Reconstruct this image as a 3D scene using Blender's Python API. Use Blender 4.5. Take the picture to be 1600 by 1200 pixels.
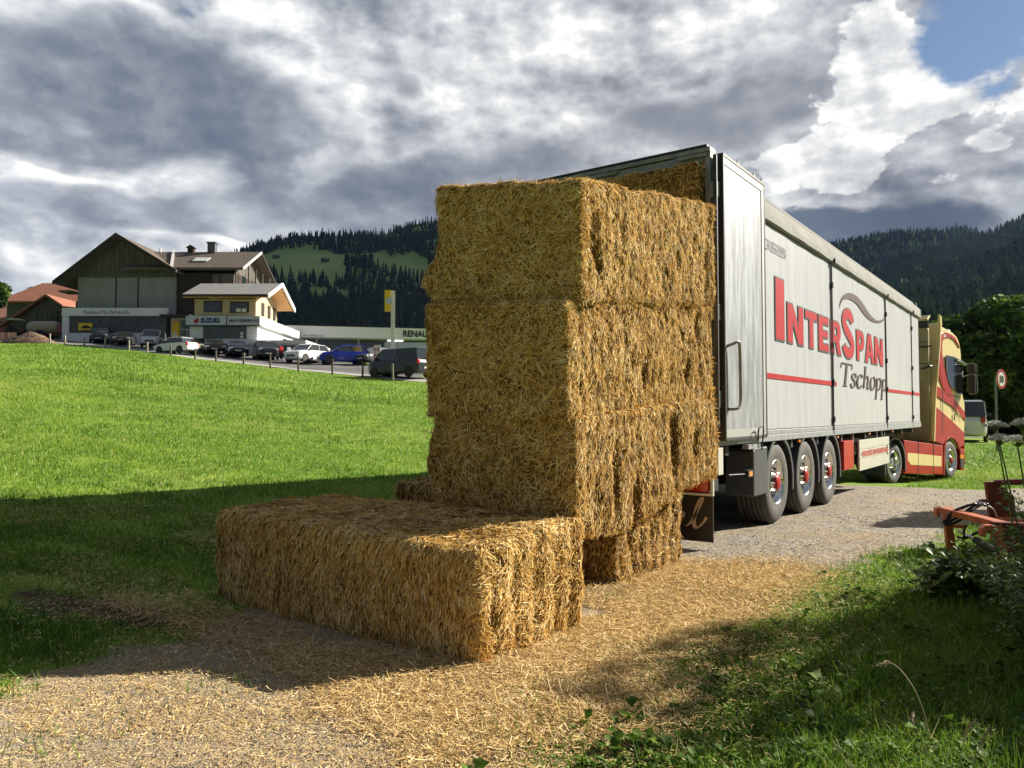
import bpy, bmesh, math, random
import numpy as np
from mathutils import Vector, Matrix
for o in list(bpy.data.objects): bpy.data.objects.remove(o, do_unlink=True)
SC = bpy.context.scene
R = math.radians
# ---------------------------------------------------------------- camera
PITCH = math.atan(45/1200); CAMH = 1.4
cam = bpy.data.cameras.new("camera"); camo = bpy.data.objects.new("camera", cam); SC.collection.objects.link(camo)
camo.location = (0, 0, CAMH); camo.rotation_euler = (R(90)+PITCH, 0, 0)
cam.sensor_width = 36; cam.lens = 27.0; cam.clip_end = 30000; cam.clip_start = .05
SC.camera = camo
# ---------------------------------------------------------------- exposure, sun
SC.view_settings.view_transform = 'Standard'; SC.view_settings.look = 'None'
SC.view_settings.exposure = 1.24; SC.view_settings.gamma = 1.0
SUN_EL = R(28.5); SX, SY = .925, .38            # unit-ish direction from the scene towards the sun
sl = bpy.data.lights.new("sun", 'SUN'); sl.energy = 5.0; sl.angle = R(.53); sl.color = (1.0, .925, .80)
so = bpy.data.objects.new("sun", sl); SC.collection.objects.link(so)
sdir = Vector((SX*math.cos(SUN_EL), SY*math.cos(SUN_EL), math.sin(SUN_EL)*math.hypot(SX, SY)))
so.rotation_euler = (-sdir).to_track_quat('-Z', 'Y').to_euler(); so.location = (30, 12, 30)
# ---------------------------------------------------------------- terrain height (metres), the valley floor rising to the left
_TB = np.array([(-400,520,85),(0,537,74),(76,536,75),(155,543,73),(229,551,68),(304,562,63),(380,570,59),(466,581,56),(566,591,52),(671,601,47),
                (800,616,45),(950,650,42),(1100,670,40),(1300,680,40),(1600,682,40),(2400,682,40)], float)
_TAZ = (_TB[:,0]-800)/1200; _TZE = 1.4+(645-_TB[:,1])/1200*_TB[:,2]; _TDE = _TB[:,2]
_TSL = np.interp(_TAZ, [-1, -.1, .1, .3], [.125, .125, .02, 0.])
def _sp(x, w): return w*np.logaddexp(0, x/w)
def gz(x, y):
    x = np.asarray(x, float); y = np.asarray(y, float)
    az = np.clip(x/np.maximum(y, 2.0), -1.0, 1.3)
    ze = np.interp(az, _TAZ, _TZE); de = np.interp(az, _TAZ, _TDE); sl_ = np.interp(az, _TAZ, _TSL)
    r0 = np.interp(az, [-1.0, -.667, -.38, -.25, -.125, 0, .5], [1.6, 3.35, 5.3, 6.2, 8.3, 8.5, 8.5])
    k = ze/(de-r0)
    z = _sp(k*(y-r0), .06)-.03
    z = np.minimum(z, k*(de-r0)+0*y)
    z = z+sl_*np.clip(y-de, 0, 18)
    z = z-.45*np.exp(-((x-11.6)**2/36+(y-20.5)**2/50))
    return z
def ray(px, py):
    a = (px-800)/1200; b = (600-py)/1200
    return np.array([a, math.cos(PITCH)-b*math.sin(PITCH), math.sin(PITCH)+b*math.cos(PITCH)])
def at(px, py, Y):
    r = ray(px, py); return np.array([0, 0, CAMH])+r*(Y/r[1])
def G(px, py):
    r = ray(px, py); t = 1.0
    while t < 400:
        p = np.array([0, 0, CAMH])+r*t
        if p[2] < gz(p[0], p[1]): return p
        t *= 1.002
    return p
# ---------------------------------------------------------------- world: Nishita sky with procedural clouds
W = bpy.data.worlds.new("World"); SC.world = W; W.use_nodes = True
def build_world():
    nt = W.node_tree; nt.nodes.clear(); N = nt.nodes.new; L = nt.links.new
    def math_(op, a, b=None, c=None, clamp=False):
        n = N('ShaderNodeMath'); n.operation = op; n.use_clamp = clamp
        for i, v in enumerate((a, b, c)):
            if v is None: continue
            if isinstance(v, (int, float)): n.inputs[i].default_value = v
            else: L(v, n.inputs[i])
        return n.outputs[0]
    out = N('ShaderNodeOutputWorld'); bg = N('ShaderNodeBackground'); L(bg.outputs[0], out.inputs[0])
    tc = N('ShaderNodeTexCoord'); vn = N('ShaderNodeVectorMath'); vn.operation = 'NORMALIZE'; L(tc.outputs['Generated'], vn.inputs[0])
    D = vn.outputs[0]
    sx = N('ShaderNodeSeparateXYZ'); L(D, sx.inputs[0])
    az = math_('ARCTAN2', sx.outputs[0], sx.outputs[1]); el = math_('ARCSINE', sx.outputs[2])
    def rng(v, a, b, lo=0., hi=1., smooth=True):
        m = N('ShaderNodeMapRange'); m.interpolation_type = 'SMOOTHSTEP' if smooth else 'LINEAR'; L(v, m.inputs['Value'])
        m.inputs['From Min'].default_value = a; m.inputs['From Max'].default_value = b
        m.inputs['To Min'].default_value = lo; m.inputs['To Max'].default_value = hi; return m.outputs[0]
    # direction warped so that puffs are flattened near the horizon
    cmb = N('ShaderNodeCombineXYZ'); L(az, cmb.inputs[0]); L(math_('MULTIPLY', el, 1.55), cmb.inputs[1]); 
    P = cmb.outputs[0]
    def noise(vec, scale, detail, rough, off=(0, 0, 0), dist=0., lac=2.0):
        a = N('ShaderNodeVectorMath'); a.operation = 'ADD'; L(vec, a.inputs[0]); a.inputs[1].default_value = off
        n = N('ShaderNodeTexNoise'); n.inputs['Scale'].default_value = scale; n.inputs['Detail'].default_value = detail
        n.inputs['Roughness'].default_value = rough; n.inputs['Distortion'].default_value = dist; n.inputs['Lacunarity'].default_value = lac
        L(a.outputs[0], n.inputs['Vector']); return n
    wn = noise(P, 2.6, 4, .5, (3, 1, 7)); ws = N('ShaderNodeVectorMath'); ws.operation = 'SUBTRACT'; L(wn.outputs['Color'], ws.inputs[0]); ws.inputs[1].default_value = (.5, .5, .5)
    wm = N('ShaderNodeVectorMath'); wm.operation = 'SCALE'; L(ws.outputs[0], wm.inputs[0]); wm.inputs['Scale'].default_value = .16
    wa = N('ShaderNodeVectorMath'); wa.operation = 'ADD'; L(P, wa.inputs[0]); L(wm.outputs[0], wa.inputs[1]); PW = wa.outputs[0]
    ws2 = N('ShaderNodeSeparateXYZ'); L(wm.outputs[0], ws2.inputs[0])
    azw = math_('ADD', az, math_('MULTIPLY', ws2.outputs[0], 1.2)); elw = math_('ADD', el, math_('MULTIPLY', ws2.outputs[1], 1.0))
    def blob(px, py, rx, ry, amp, soft=1.0):
        a0 = math.atan((px-800)/1200); e0 = math.atan((645-py)/1200*math.cos(a0)); k = math.cos(a0)**2/1200
        dx = math_('MULTIPLY', math_('SUBTRACT', azw, a0), 1/(rx*k)); dy = math_('MULTIPLY', math_('SUBTRACT', elw, e0), 1200/ry/math.cos(a0))
        r2 = math_('ADD', math_('MULTIPLY', dx, dx), math_('MULTIPLY', dy, dy))
        return math_('MULTIPLY', math_('EXPONENT', math_('MULTIPLY', r2, -1.0)), amp)
    def add(lst):
        s = lst[0]
        for q in lst[1:]: s = math_('ADD', s, q)
        return s
    big = noise(P, 3.6, 11, .53, (11.3, 4.2, 0), .1); b = big.outputs[0]
    # same puffs sampled a step towards the sun: their difference lights the rims
    big2 = noise(P, 3.6, 11, .53, (11.3+.020, 4.2+.030, 0), .1); b2 = big2.outputs[0]
    fine = noise(P, 12, 9, .58, (1.3, 8.2, 3)); f = fine.outputs[0]
    fine2 = noise(P, 12, 9, .58, (1.3+.010, 8.2+.016, 3)); f2 = fine2.outputs[0]
    bc = math_('SUBTRACT', b, .5); fc = math_('SUBTRACT', f, .5)
    dif = math_('ADD', math_('MULTIPLY', math_('SUBTRACT', b, b2), 1.5), math_('MULTIPLY', math_('SUBTRACT', f, f2), .55))
    def mask(blobs, kb, kf, lo, hi):
        q = add(blobs); return rng(math_('ADD', q, math_('MULTIPLY', math_('ADD', math_('MULTIPLY', bc, kb), math_('MULTIPLY', fc, kf)), rng(q, .0, .30))), lo, hi)
    # grey level of each layer, laid over one another from far to near
    def over(t, m, v): return math_('ADD', math_('MULTIPLY', t, math_('SUBTRACT', 1.0, m)), math_('MULTIPLY', v, m))
    tone = math_('ADD', .66, math_('ADD', math_('ADD', math_('MULTIPLY', bc, 1.15), math_('MULTIPLY', fc, .22)), math_('MULTIPLY', dif, 1.15)))
    glow = add([blob(840, 70, 200, 70, .20), blob(60, 240, 170, 60, .20), blob(460, 60, 100, 70, .13), blob(400, 225, 130, 45, .15), blob(1160, 60, 120, 60, .10), blob(60, 400, 220, 50, .20), blob(1010, 130, 120, 40, .04)])
    tone = math_('ADD', tone, glow)
    m1 = mask([blob(230, 130, 300, 85, 1.0), blob(60, 185, 190, 50, .9), blob(330, 190, 160, 50, .55), blob(100, 60, 200, 50, .4)], 3.2, 1.6, .32, .88)
    tone = over(tone, m1, math_('ADD', .345, math_('ADD', math_('MULTIPLY', bc, .9), math_('MULTIPLY', dif, .9))))
    m2 = mask([blob(640, 285, 260, 65, .95), blob(420, 330, 240, 40, .70), blob(820, 250, 220, 60, .6), blob(180, 330, 200, 26, .5)], 3.2, 1.6, .32, .88)
    tone = over(tone, m2, math_('ADD', .37, math_('ADD', math_('MULTIPLY', bc, .8), math_('MULTIPLY', dif, .9))))
    m3 = mask([blob(1150, 165, 190, 70, .85), blob(1240, 120, 90, 60, .5), blob(625, 100, 50, 30, .75), blob(960, 185, 150, 40, .45)], 3.2, 1.7, .34, .82)
    tone = over(tone, m3, math_('ADD', .44, math_('ADD', math_('MULTIPLY', bc, .5), math_('MULTIPLY', dif, .5))))
    ml = mask([blob(1385, 70, 86, 91, 1.45), blob(1370, 190, 81, 81, 1.45), blob(1350, 290, 81, 48, 1.30), blob(1290, 240, 64, 37, 1.09), blob(1210, 285, 86, 34, 0.94), blob(1540, 152, 150, 40, 1.35), blob(1590, 215, 64, 23, 1.16), blob(1510, 300, 75, 17, 1.01), blob(1450, 130, 64, 54, 0.72),
               blob(815, 70, 25, 32, 0.72), blob(270, 240, 17, 10, 0.43)], 3.2, 2.8, .68, .90)
    tone = over(tone, ml, math_('ADD', .86, math_('ADD', math_('MULTIPLY', bc, .5), math_('MULTIPLY', dif, 1.25))))
    ms_ = mask([blob(1545, 242, 90, 20, .7), blob(1440, 225, 26, 40, .55), blob(1540, 195, 110, 16, .5), blob(1290, 265, 30, 16, .5)], 2.2, 2.0, .46, .90)
    tone = over(tone, ms_, math_('ADD', .50, math_('MULTIPLY', dif, 1.6)))
    md = mask([blob(1430, 368, 230, 24, 1.2), blob(1430, 410, 300, 45, 1.0), blob(1300, 358, 60, 16, .6), blob(1580, 330, 80, 16, .35)], 3.0, 3.6, .25, .95)
    tone = over(tone, md, math_('ADD', .19, math_('MULTIPLY', bc, .5)))
    # unseen sky overhead and behind the viewer, darkened to weaken the ambient light
    dimmed = math_('MAXIMUM', rng(el, .56, .95), rng(math_('ABSOLUTE', az), .72, 1.25))
    tone = over(tone, dimmed, math_('ADD', .26, math_('MULTIPLY', bc, .6)))
    ramp = N('ShaderNodeValToRGB'); L(tone, ramp.inputs[0]); cr = ramp.color_ramp
    stops = [(0.0, (.048, .062, .088)), (.15, (.074, .092, .126)), (.30, (.116, .130, .158)), (.45, (.190, .202, .226)), (.62, (.325, .338, .358)), (.80, (.52, .525, .52)), (1., (.85, .84, .81))]
    cr.elements[0].position = 0; cr.elements[0].color = (*stops[0][1], 1); cr.elements[1].position = 1; cr.elements[1].color = (*stops[-1][1], 1)
    for p, c in stops[1:-1]:
        e = cr.elements.new(p); e.color = (*c, 1)
    # openings of blue sky between the clouds
    hole = add([blob(1590, 40, 120, 75, 1.5), blob(1490, 88, 60, 32, .8), blob(300, 5, 60, 22, .75), blob(385, 180, 25, 12, .62), blob(390, 95, 14, 40, .4), blob(1590, 215, 50, 10, .4)])
    hole = math_('ADD', hole, math_('MULTIPLY', math_('ADD', math_('MULTIPLY', bc, -3.0), math_('MULTIPLY', fc, -2.8)), rng(hole, .0, .5)))
    cover = math_('SUBTRACT', 1.0, rng(hole, .45, 1.05))
    sky = N('ShaderNodeTexSky'); sky.sky_type = 'NISHITA'; sky.sun_disc = False
    sky.sun_elevation = SUN_EL; sky.sun_rotation = math.atan2(SX, SY); sky.altitude = 900; sky.air_density = 1.0; sky.dust_density = .4; sky.ozone_density = 1.6
    sk = N('ShaderNodeVectorMath'); sk.operation = 'SCALE'; L(sky.outputs[0], sk.inputs[0]); sk.inputs['Scale'].default_value = .62
    cl = N('ShaderNodeVectorMath'); cl.operation = 'SCALE'; L(ramp.outputs[0], cl.inputs[0]); cl.inputs['Scale'].default_value = 10.0
    mx = N('ShaderNodeMix'); mx.data_type = 'RGBA'; L(cover, mx.inputs[0]); L(sk.outputs[0], mx.inputs[6]); L(cl.outputs[0], mx.inputs[7])
    L(mx.outputs[2], bg.inputs[0]); bg.inputs[1].default_value = .070
    W.cycles.sampling_method = 'MANUAL'; W.cycles.sample_map_resolution = 512
build_world()
SC.cycles.max_bounces = 6; SC.cycles.diffuse_bounces = 3; SC.cycles.glossy_bounces = 3; SC.cycles.transmission_bounces = 4; SC.cycles.transparent_max_bounces = 6; SC.cycles.volume_bounces = 0
SC.cycles.use_denoising = True
SC.cycles.caustics_reflective = False; SC.cycles.caustics_refractive = False
# ---------------------------------------------------------------- helpers: noise, materials, meshes, things and parts
rs = np.random.RandomState(7); random.seed(7)
def _h(i, j, k, s):
    n = (i*374761393+j*668265263+k*2147483647+s*1274126177) & 0xffffffff
    n = ((n ^ (n >> 13))*1274126177) & 0xffffffff
    return ((n ^ (n >> 16)) & 0xffffff)/float(0xffffff)
def vnoise(P, s=0):
    P = np.asarray(P, float); i = np.floor(P).astype(np.int64); f = P-i; f = f*f*(3-2*f)
    r = 0
    for a in (0, 1):
        for b in (0, 1):
            for c in (0, 1):
                w = (f[..., 0] if a else 1-f[..., 0])*(f[..., 1] if b else 1-f[..., 1])*(f[..., 2] if c else 1-f[..., 2])
                r = r+w*_h(i[..., 0]+a, i[..., 1]+b, i[..., 2]+c, s)
    return r*2-1
def fbm(P, o=4, s=0, g=.5):
    P = np.asarray(P, float); r = 0; a = 1; t = 0
    for k in range(o): r = r+a*vnoise(P*2**k+17.3*k, s+k); t += a; a *= g
    return r/t
def fbm2(x, y, sc, o=4, s=0): return fbm(np.stack([np.asarray(x)*sc, np.asarray(y)*sc, 0*np.asarray(x)+.37], -1), o, s)

def mat(name, col, rough=.6, metal=0., var=.12, scale=4., bump=0., bscale=40., spec=.5, coat=0., stretch=(1, 1, 1), col2=None, detail=5, trans=0., alpha=1., emit=0., thr=(.3, .7)):
    m = bpy.data.materials.new(name); m.use_nodes = True; nt = m.node_tree; N = nt.nodes.new; L = nt.links.new
    b = nt.nodes['Principled BSDF']
    b.inputs['Roughness'].default_value = rough; b.inputs['Metallic'].default_value = metal; b.inputs['Specular IOR Level'].default_value = spec
    b.inputs['Coat Weight'].default_value = coat; b.inputs['Coat Roughness'].default_value = .08; b.inputs['Transmission Weight'].default_value = trans; b.inputs['Alpha'].default_value = alpha
    if emit: b.inputs['Emission Color'].default_value = (*col, 1); b.inputs['Emission Strength'].default_value = emit
    c2 = col2 if col2 else tuple(min(1, c*(1-var*2.2)) for c in col)
    tc = N('ShaderNodeTexCoord'); mp = N('ShaderNodeMapping'); mp.inputs['Scale'].default_value = stretch; L(tc.outputs['Object'], mp.inputs[0])
    n = N('ShaderNodeTexNoise'); n.inputs['Scale'].default_value = scale; n.inputs['Detail'].default_value = detail; n.inputs['Roughness'].default_value = .62; L(mp.outputs[0], n.inputs['Vector'])
    r = N('ShaderNodeMapRange'); r.inputs['From Min'].default_value = thr[0]; r.inputs['From Max'].default_value = thr[1]; L(n.outputs[0], r.inputs[0])
    mx = N('ShaderNodeMix'); mx.data_type = 'RGBA'; L(r.outputs[0], mx.inputs[0]); mx.inputs[6].default_value = (*col, 1); mx.inputs[7].default_value = (*c2, 1)
    L(mx.outputs[2], b.inputs['Base Color'])
    if bump:
        n2 = N('ShaderNodeTexNoise'); n2.inputs['Scale'].default_value = bscale; n2.inputs['Detail'].default_value = 4; L(mp.outputs[0], n2.inputs['Vector'])
        bp = N('ShaderNodeBump'); bp.inputs['Strength'].default_value = 1; bp.inputs['Distance'].default_value = bump; L(n2.outputs[0], bp.inputs['Height']); L(bp.outputs[0], b.inputs['Normal'])
    return m
def mat_attr(name, stops, rough=.8, spec=.3, transl=0., attr='tone', sheen=0., noise=0.):
    """colour from a per-leaf / per-straw random attribute"""
    m = bpy.data.materials.new(name); m.use_nodes = True; nt = m.node_tree; N = nt.nodes.new; L = nt.links.new
    b = nt.nodes['Principled BSDF']; b.inputs['Roughness'].default_value = rough; b.inputs['Specular IOR Level'].default_value = spec
    a = N('ShaderNodeAttribute'); a.attribute_name = attr; v = a.outputs['Fac']
    if noise:
        tc = N('ShaderNodeTexCoord'); n = N('ShaderNodeTexNoise'); n.inputs['Scale'].default_value = noise; n.inputs['Detail'].default_value = 3; L(tc.outputs['Object'], n.inputs['Vector'])
        q = N('ShaderNodeMath'); q.operation = 'MULTIPLY_ADD'; L(n.outputs[0], q.inputs[0]); q.inputs[1].default_value = .9; q.inputs[2].default_value = -.45
        q2 = N('ShaderNodeMath'); q2.operation = 'ADD'; L(q.outputs[0], q2.inputs[0]); L(v, q2.inputs[1]); v = q2.outputs[0]
    r = N('ShaderNodeValToRGB'); L(v, r.inputs[0]); cr = r.color_ramp
    cr.elements[0].position = stops[0][0]; cr.elements[0].color = (*stops[0][1], 1); cr.elements[1].position = stops[-1][0]; cr.elements[1].color = (*stops[-1][1], 1)
    for p, c in stops[1:-1]: cr.elements.new(p).color = (*c, 1)
    L(r.outputs[0], b.inputs['Base Color'])
    if transl:
        t = N('ShaderNodeBsdfTranslucent'); L(r.outputs[0], t.inputs[0]); ms = N('ShaderNodeMixShader'); ms.inputs[0].default_value = transl
        L(b.outputs[0], ms.inputs[1]); L(t.outputs[0], ms.inputs[2]); L(ms.outputs[0], nt.nodes['Material Output'].inputs[0])
    return m
def link(o, parent=None):
    SC.collection.objects.link(o)
    if parent is not None: o.parent = parent
    return o
def tag(o, label=None, cat=None, group=None, kind=None):
    if label: o['label'] = label
    if cat: o['category'] = cat
    if group: o['group'] = group
    if kind: o['kind'] = kind
    return o
def empty(name, loc, rz=0, label=None, cat=None, group=None):
    o = bpy.data.objects.new(name, None); o.location = tuple(float(v) for v in loc); o.rotation_euler = (0, 0, rz); o.empty_display_size = .3; link(o)
    return tag(o, label, cat, group)
def npmesh(name, V, Q, m, parent=None, attrs=None, smooth=False, flat=False):
    """V (n,3); Q list of (k,3) / (k,4) index arrays"""
    me = bpy.data.meshes.new(name); V = np.asarray(V, np.float32); me.vertices.add(len(V)); me.vertices.foreach_set('co', V.ravel())
    if not isinstance(Q, list): Q = [Q]
    Q = [np.asarray(q, np.int32) for q in Q if len(q)]
    idx = np.concatenate([q.ravel() for q in Q]); cnt = np.concatenate([np.full(len(q), q.shape[1], np.int32) for q in Q])
    st = np.concatenate([[0], np.cumsum(cnt)[:-1]]).astype(np.int32)
    me.loops.add(len(idx)); me.loops.foreach_set('vertex_index', idx); me.polygons.add(len(cnt)); me.polygons.foreach_set('loop_start', st)
    if smooth or flat: me.polygons.foreach_set('use_smooth', np.full(len(cnt), smooth))
    for k, v in (attrs or {}).items():
        a = me.attributes.new(k, 'FLOAT', 'POINT'); a.data.foreach_set('value', np.asarray(v, np.float32))
    me.update(calc_edges=True); me.materials.append(m)
    return link(bpy.data.objects.new(name, me), parent)
def copy_tree(o, parent=None):
    c = o.copy(); SC.collection.objects.link(c); c.parent = parent
    for ch in list(o.children): copy_tree(ch, c)
    return c
class MB:
    """collects shapes and links them as ONE mesh object"""
    def __init__(s): s.v = []; s.f = []; s.st = []
    def add(s, vs, fs):
        k = len(s.v); s.st.append((k, len(s.f))); s.v += [tuple(float(c) for c in v) for v in vs]; s.f += [tuple(i+k for i in f) for f in fs]; return s
    def box(s, x0, x1, y0, y1, z0, z1):
        return s.add([(x0,y0,z0),(x1,y0,z0),(x1,y1,z0),(x0,y1,z0),(x0,y0,z1),(x1,y0,z1),(x1,y1,z1),(x0,y1,z1)],
                     [(0,3,2,1),(4,5,6,7),(0,1,5,4),(1,2,6,5),(2,3,7,6),(3,0,4,7)])
    def hexa(s, p): return s.add(p, [(0,3,2,1),(4,5,6,7),(0,1,5,4),(1,2,6,5),(2,3,7,6),(3,0,4,7)])
    def prism(s, poly, d0, d1, axis='y'):
        """2D polygon extruded along an axis; poly in the other two axes"""
        n = len(poly)
        def P(a, b, d): return (a, d, b) if axis == 'y' else ((d, a, b) if axis == 'x' else (a, b, d))
        vs = [P(a, b, d0) for a, b in poly]+[P(a, b, d1) for a, b in poly]
        ar = sum(poly[i][0]*poly[(i+1) % n][1]-poly[(i+1) % n][0]*poly[i][1] for i in range(n))
        fs = [tuple(range(n)), tuple(range(2*n-1, n-1, -1))]+[(i, i+n, (i+1) % n+n, (i+1) % n) for i in range(n)]
        return s.add(vs, fs)
    def cyl(s, a, b, r0, r1=None, n=12, caps=True):
        a = Vector(a); b = Vector(b); r1 = r0 if r1 is None else r1; d = (b-a).normalized(); u = d.orthogonal().normalized(); w = d.cross(u)
        vs = [a+(u*math.cos(2*math.pi*i/n)+w*math.sin(2*math.pi*i/n))*r0 for i in range(n)]+[b+(u*math.cos(2*math.pi*i/n)+w*math.sin(2*math.pi*i/n))*r1 for i in range(n)]
        fs = [(i, (i+1) % n, (i+1) % n+n, i+n) for i in range(n)]
        if caps: fs += [tuple(range(n-1, -1, -1)), tuple(range(n, 2*n))]
        return s.add(vs, fs)
    def tube(s, pts, r, n=8):
        pts = [Vector(p) for p in pts]; rr = r if isinstance(r, (list, tuple)) else [r]*len(pts); k = len(s.v); s.st.append((k, len(s.f))); prev = None
        for i, p in enumerate(pts):
            d = (pts[min(i+1, len(pts)-1)]-pts[max(i-1, 0)]).normalized()
            u = d.orthogonal().normalized() if prev is None else (prev-d*prev.dot(d)).normalized(); prev = u; w = d.cross(u)
            s.v += [tuple(p+(u*math.cos(2*math.pi*j/n)+w*math.sin(2*math.pi*j/n))*rr[i]) for j in range(n)]
        for i in range(len(pts)-1):
            for j in range(n): s.f.append((k+i*n+j, k+i*n+(j+1) % n, k+(i+1)*n+(j+1) % n, k+(i+1)*n+j))
        s.f.append(tuple(k+j for j in range(n-1, -1, -1))); s.f.append(tuple(k+(len(pts)-1)*n+j for j in range(n)))
        return s
    def lathe(s, c, axis, prof, n=32):
        """prof: (distance along axis, radius)"""
        c = Vector(c); d = Vector(axis).normalized(); u = d.orthogonal().normalized(); w = d.cross(u); k = len(s.v); s.st.append((k, len(s.f)))
        for (h, r) in prof:
            for j in range(n): s.v.append(tuple(c+d*h+(u*math.cos(2*math.pi*j/n)+w*math.sin(2*math.pi*j/n))*r))
        for i in range(len(prof)-1):
            for j in range(n): s.f.append((k+i*n+j, k+i*n+(j+1) % n, k+(i+1)*n+(j+1) % n, k+(i+1)*n+j))
        return s
    def split(s, name, m, parent=None, **kw):
        """each shape that was added becomes an object of its own"""
        out = []; st = s.st+[(len(s.v), len(s.f))]
        for (a, fa), (b_, fb) in zip(st[:-1], st[1:]):
            q = MB(); q.v = s.v[a:b_]; q.f = [tuple(i-a for i in f) for f in s.f[fa:fb]]; out.append(q.build(name, m, parent, **kw))
        return out
    def build(s, name, m, parent=None, bevel=0., smooth=False, seg=2, loc=None):
        me = bpy.data.meshes.new(name); me.from_pydata(s.v, [], s.f); me.materials.append(m)
        bm = bmesh.new(); bm.from_mesh(me); bmesh.ops.recalc_face_normals(bm, faces=bm.faces); bm.to_mesh(me); bm.free()
        if smooth:
            for p in me.polygons: p.use_smooth = True
        o = link(bpy.data.objects.new(name, me), parent)
        if loc is not None: o.location = loc
        if bevel:
            b = o.modifiers.new('bevel', 'BEVEL'); b.width = bevel; b.segments = seg; b.limit_method = 'ANGLE'; b.angle_limit = R(40); b.harden_normals = False
        return o
def text_mesh(name, s, m, parent, size, M4, depth=.004, offset=0., xs=1., shear=0., align='LEFT', label=None):
    """lettering: built-in font turned into a mesh and placed by a 4x4 matrix in parent space"""
    cu = bpy.data.curves.new(name, 'FONT'); cu.body = s; cu.size = size; cu.extrude = depth; cu.offset = offset; cu.shear = shear; cu.align_x = align; cu.resolution_u = 4
    t = bpy.data.objects.new(name, cu); SC.collection.objects.link(t); dg = bpy.context.evaluated_depsgraph_get(); me = bpy.data.meshes.new_from_object(t.evaluated_get(dg)); bpy.data.objects.remove(t, do_unlink=True)
    me.transform(M4 @ Matrix.Diagonal((xs, 1, 1, 1))); me.materials.clear(); me.materials.append(m)
    o = link(bpy.data.objects.new(name, me), parent)
    if label: o['label'] = label
    return o
def shape_mesh(name, polys, m, parent, M4, depth=.003, offset=0.):
    """flat outline (with holes) filled as a 2D curve, turned into a mesh"""
    cu = bpy.data.curves.new(name, 'CURVE'); cu.dimensions = '2D'; cu.fill_mode = 'BOTH'; cu.extrude = depth; cu.offset = offset
    for poly in polys:
        sp = cu.splines.new('POLY'); sp.points.add(len(poly)-1); sp.use_cyclic_u = True
        for i, (a, b) in enumerate(poly): sp.points[i].co = (a, b, 0, 1)
    t = bpy.data.objects.new(name, cu); SC.collection.objects.link(t); dg = bpy.context.evaluated_depsgraph_get(); me = bpy.data.meshes.new_from_object(t.evaluated_get(dg)); bpy.data.objects.remove(t, do_unlink=True)
    me.transform(M4); me.materials.clear(); me.materials.append(m)
    return link(bpy.data.objects.new(name, me), parent)
def frame(origin, right, up):
    """4x4 matrix: x along right, y along up, z out of the surface"""
    r = Vector(right).normalized(); u = Vector(up).normalized(); n = r.cross(u)
    return Matrix(((r.x, u.x, n.x, origin[0]), (r.y, u.y, n.y, origin[1]), (r.z, u.z, n.z, origin[2]), (0, 0, 0, 1)))
def nib(path, w, ang, thin=.25):
    """outline of a calligraphic stroke: width w along nib angle ang, w*thin across"""
    out = []; n = len(path); Lf = []; Rt = []
    for i in range(n):
        a = path[max(i-1, 0)]; b = path[min(i+1, n-1)]; dx, dy = b[0]-a[0], b[1]-a[1]; l = math.hypot(dx, dy) or 1; nx, ny = -dy/l, dx/l
        k = abs(nx*math.cos(ang)+ny*math.sin(ang)); h = w/2*(thin+(1-thin)*k)
        Lf.append((path[i][0]+nx*h, path[i][1]+ny*h)); Rt.append((path[i][0]-nx*h, path[i][1]-ny*h))
    return Lf+Rt[::-1]
def smoothp(pts, n=6):
    """Catmull-Rom through points"""
    out = []; m = len(pts)
    for i in range(m-1):
        p0, p1, p2, p3 = pts[max(i-1, 0)], pts[i], pts[i+1], pts[min(i+2, m-1)]
        for k in range(n):
            t = k/n
            out.append(tuple(.5*((2*p1[j])+(-p0[j]+p2[j])*t+(2*p0[j]-5*p1[j]+4*p2[j]-p3[j])*t*t+(-p0[j]+3*p1[j]-3*p2[j]+p3[j])*t**3) for j in range(len(p1))))
    out.append(tuple(pts[-1])); return out
# ribbons: many straws, grass blades or leaves as bent strips in one mesh
def ribbons(P, D, Nn, L, Wd, bend=None, taper=0., seg=2):
    n = len(P); D = D/np.linalg.norm(D, axis=1, keepdims=True); S = np.cross(D, Nn); S /= np.linalg.norm(S, axis=1, keepdims=True)+1e-9; U = np.cross(S, D)
    L = np.broadcast_to(L, n)[:, None]; Wd = np.broadcast_to(Wd, n)[:, None]; B = np.zeros((n, 1)) if bend is None else np.broadcast_to(bend, n)[:, None]
    V = np.empty((n, (seg+1)*2, 3))
    for k in range(seg+1):
        t = k/seg; c = P+D*L*t+U*B*L*t*t; w = Wd*.5*(1-taper*t)
        V[:, 2*k] = c-S*w; V[:, 2*k+1] = c+S*w
    base = (np.arange(n)*(seg+1)*2)[:, None]
    Q = np.concatenate([base+np.array([[2*k, 2*k+1, 2*k+3, 2*k+2]]) for k in range(seg)], 0)
    return V.reshape(-1, 3), Q, (seg+1)*2
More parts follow.
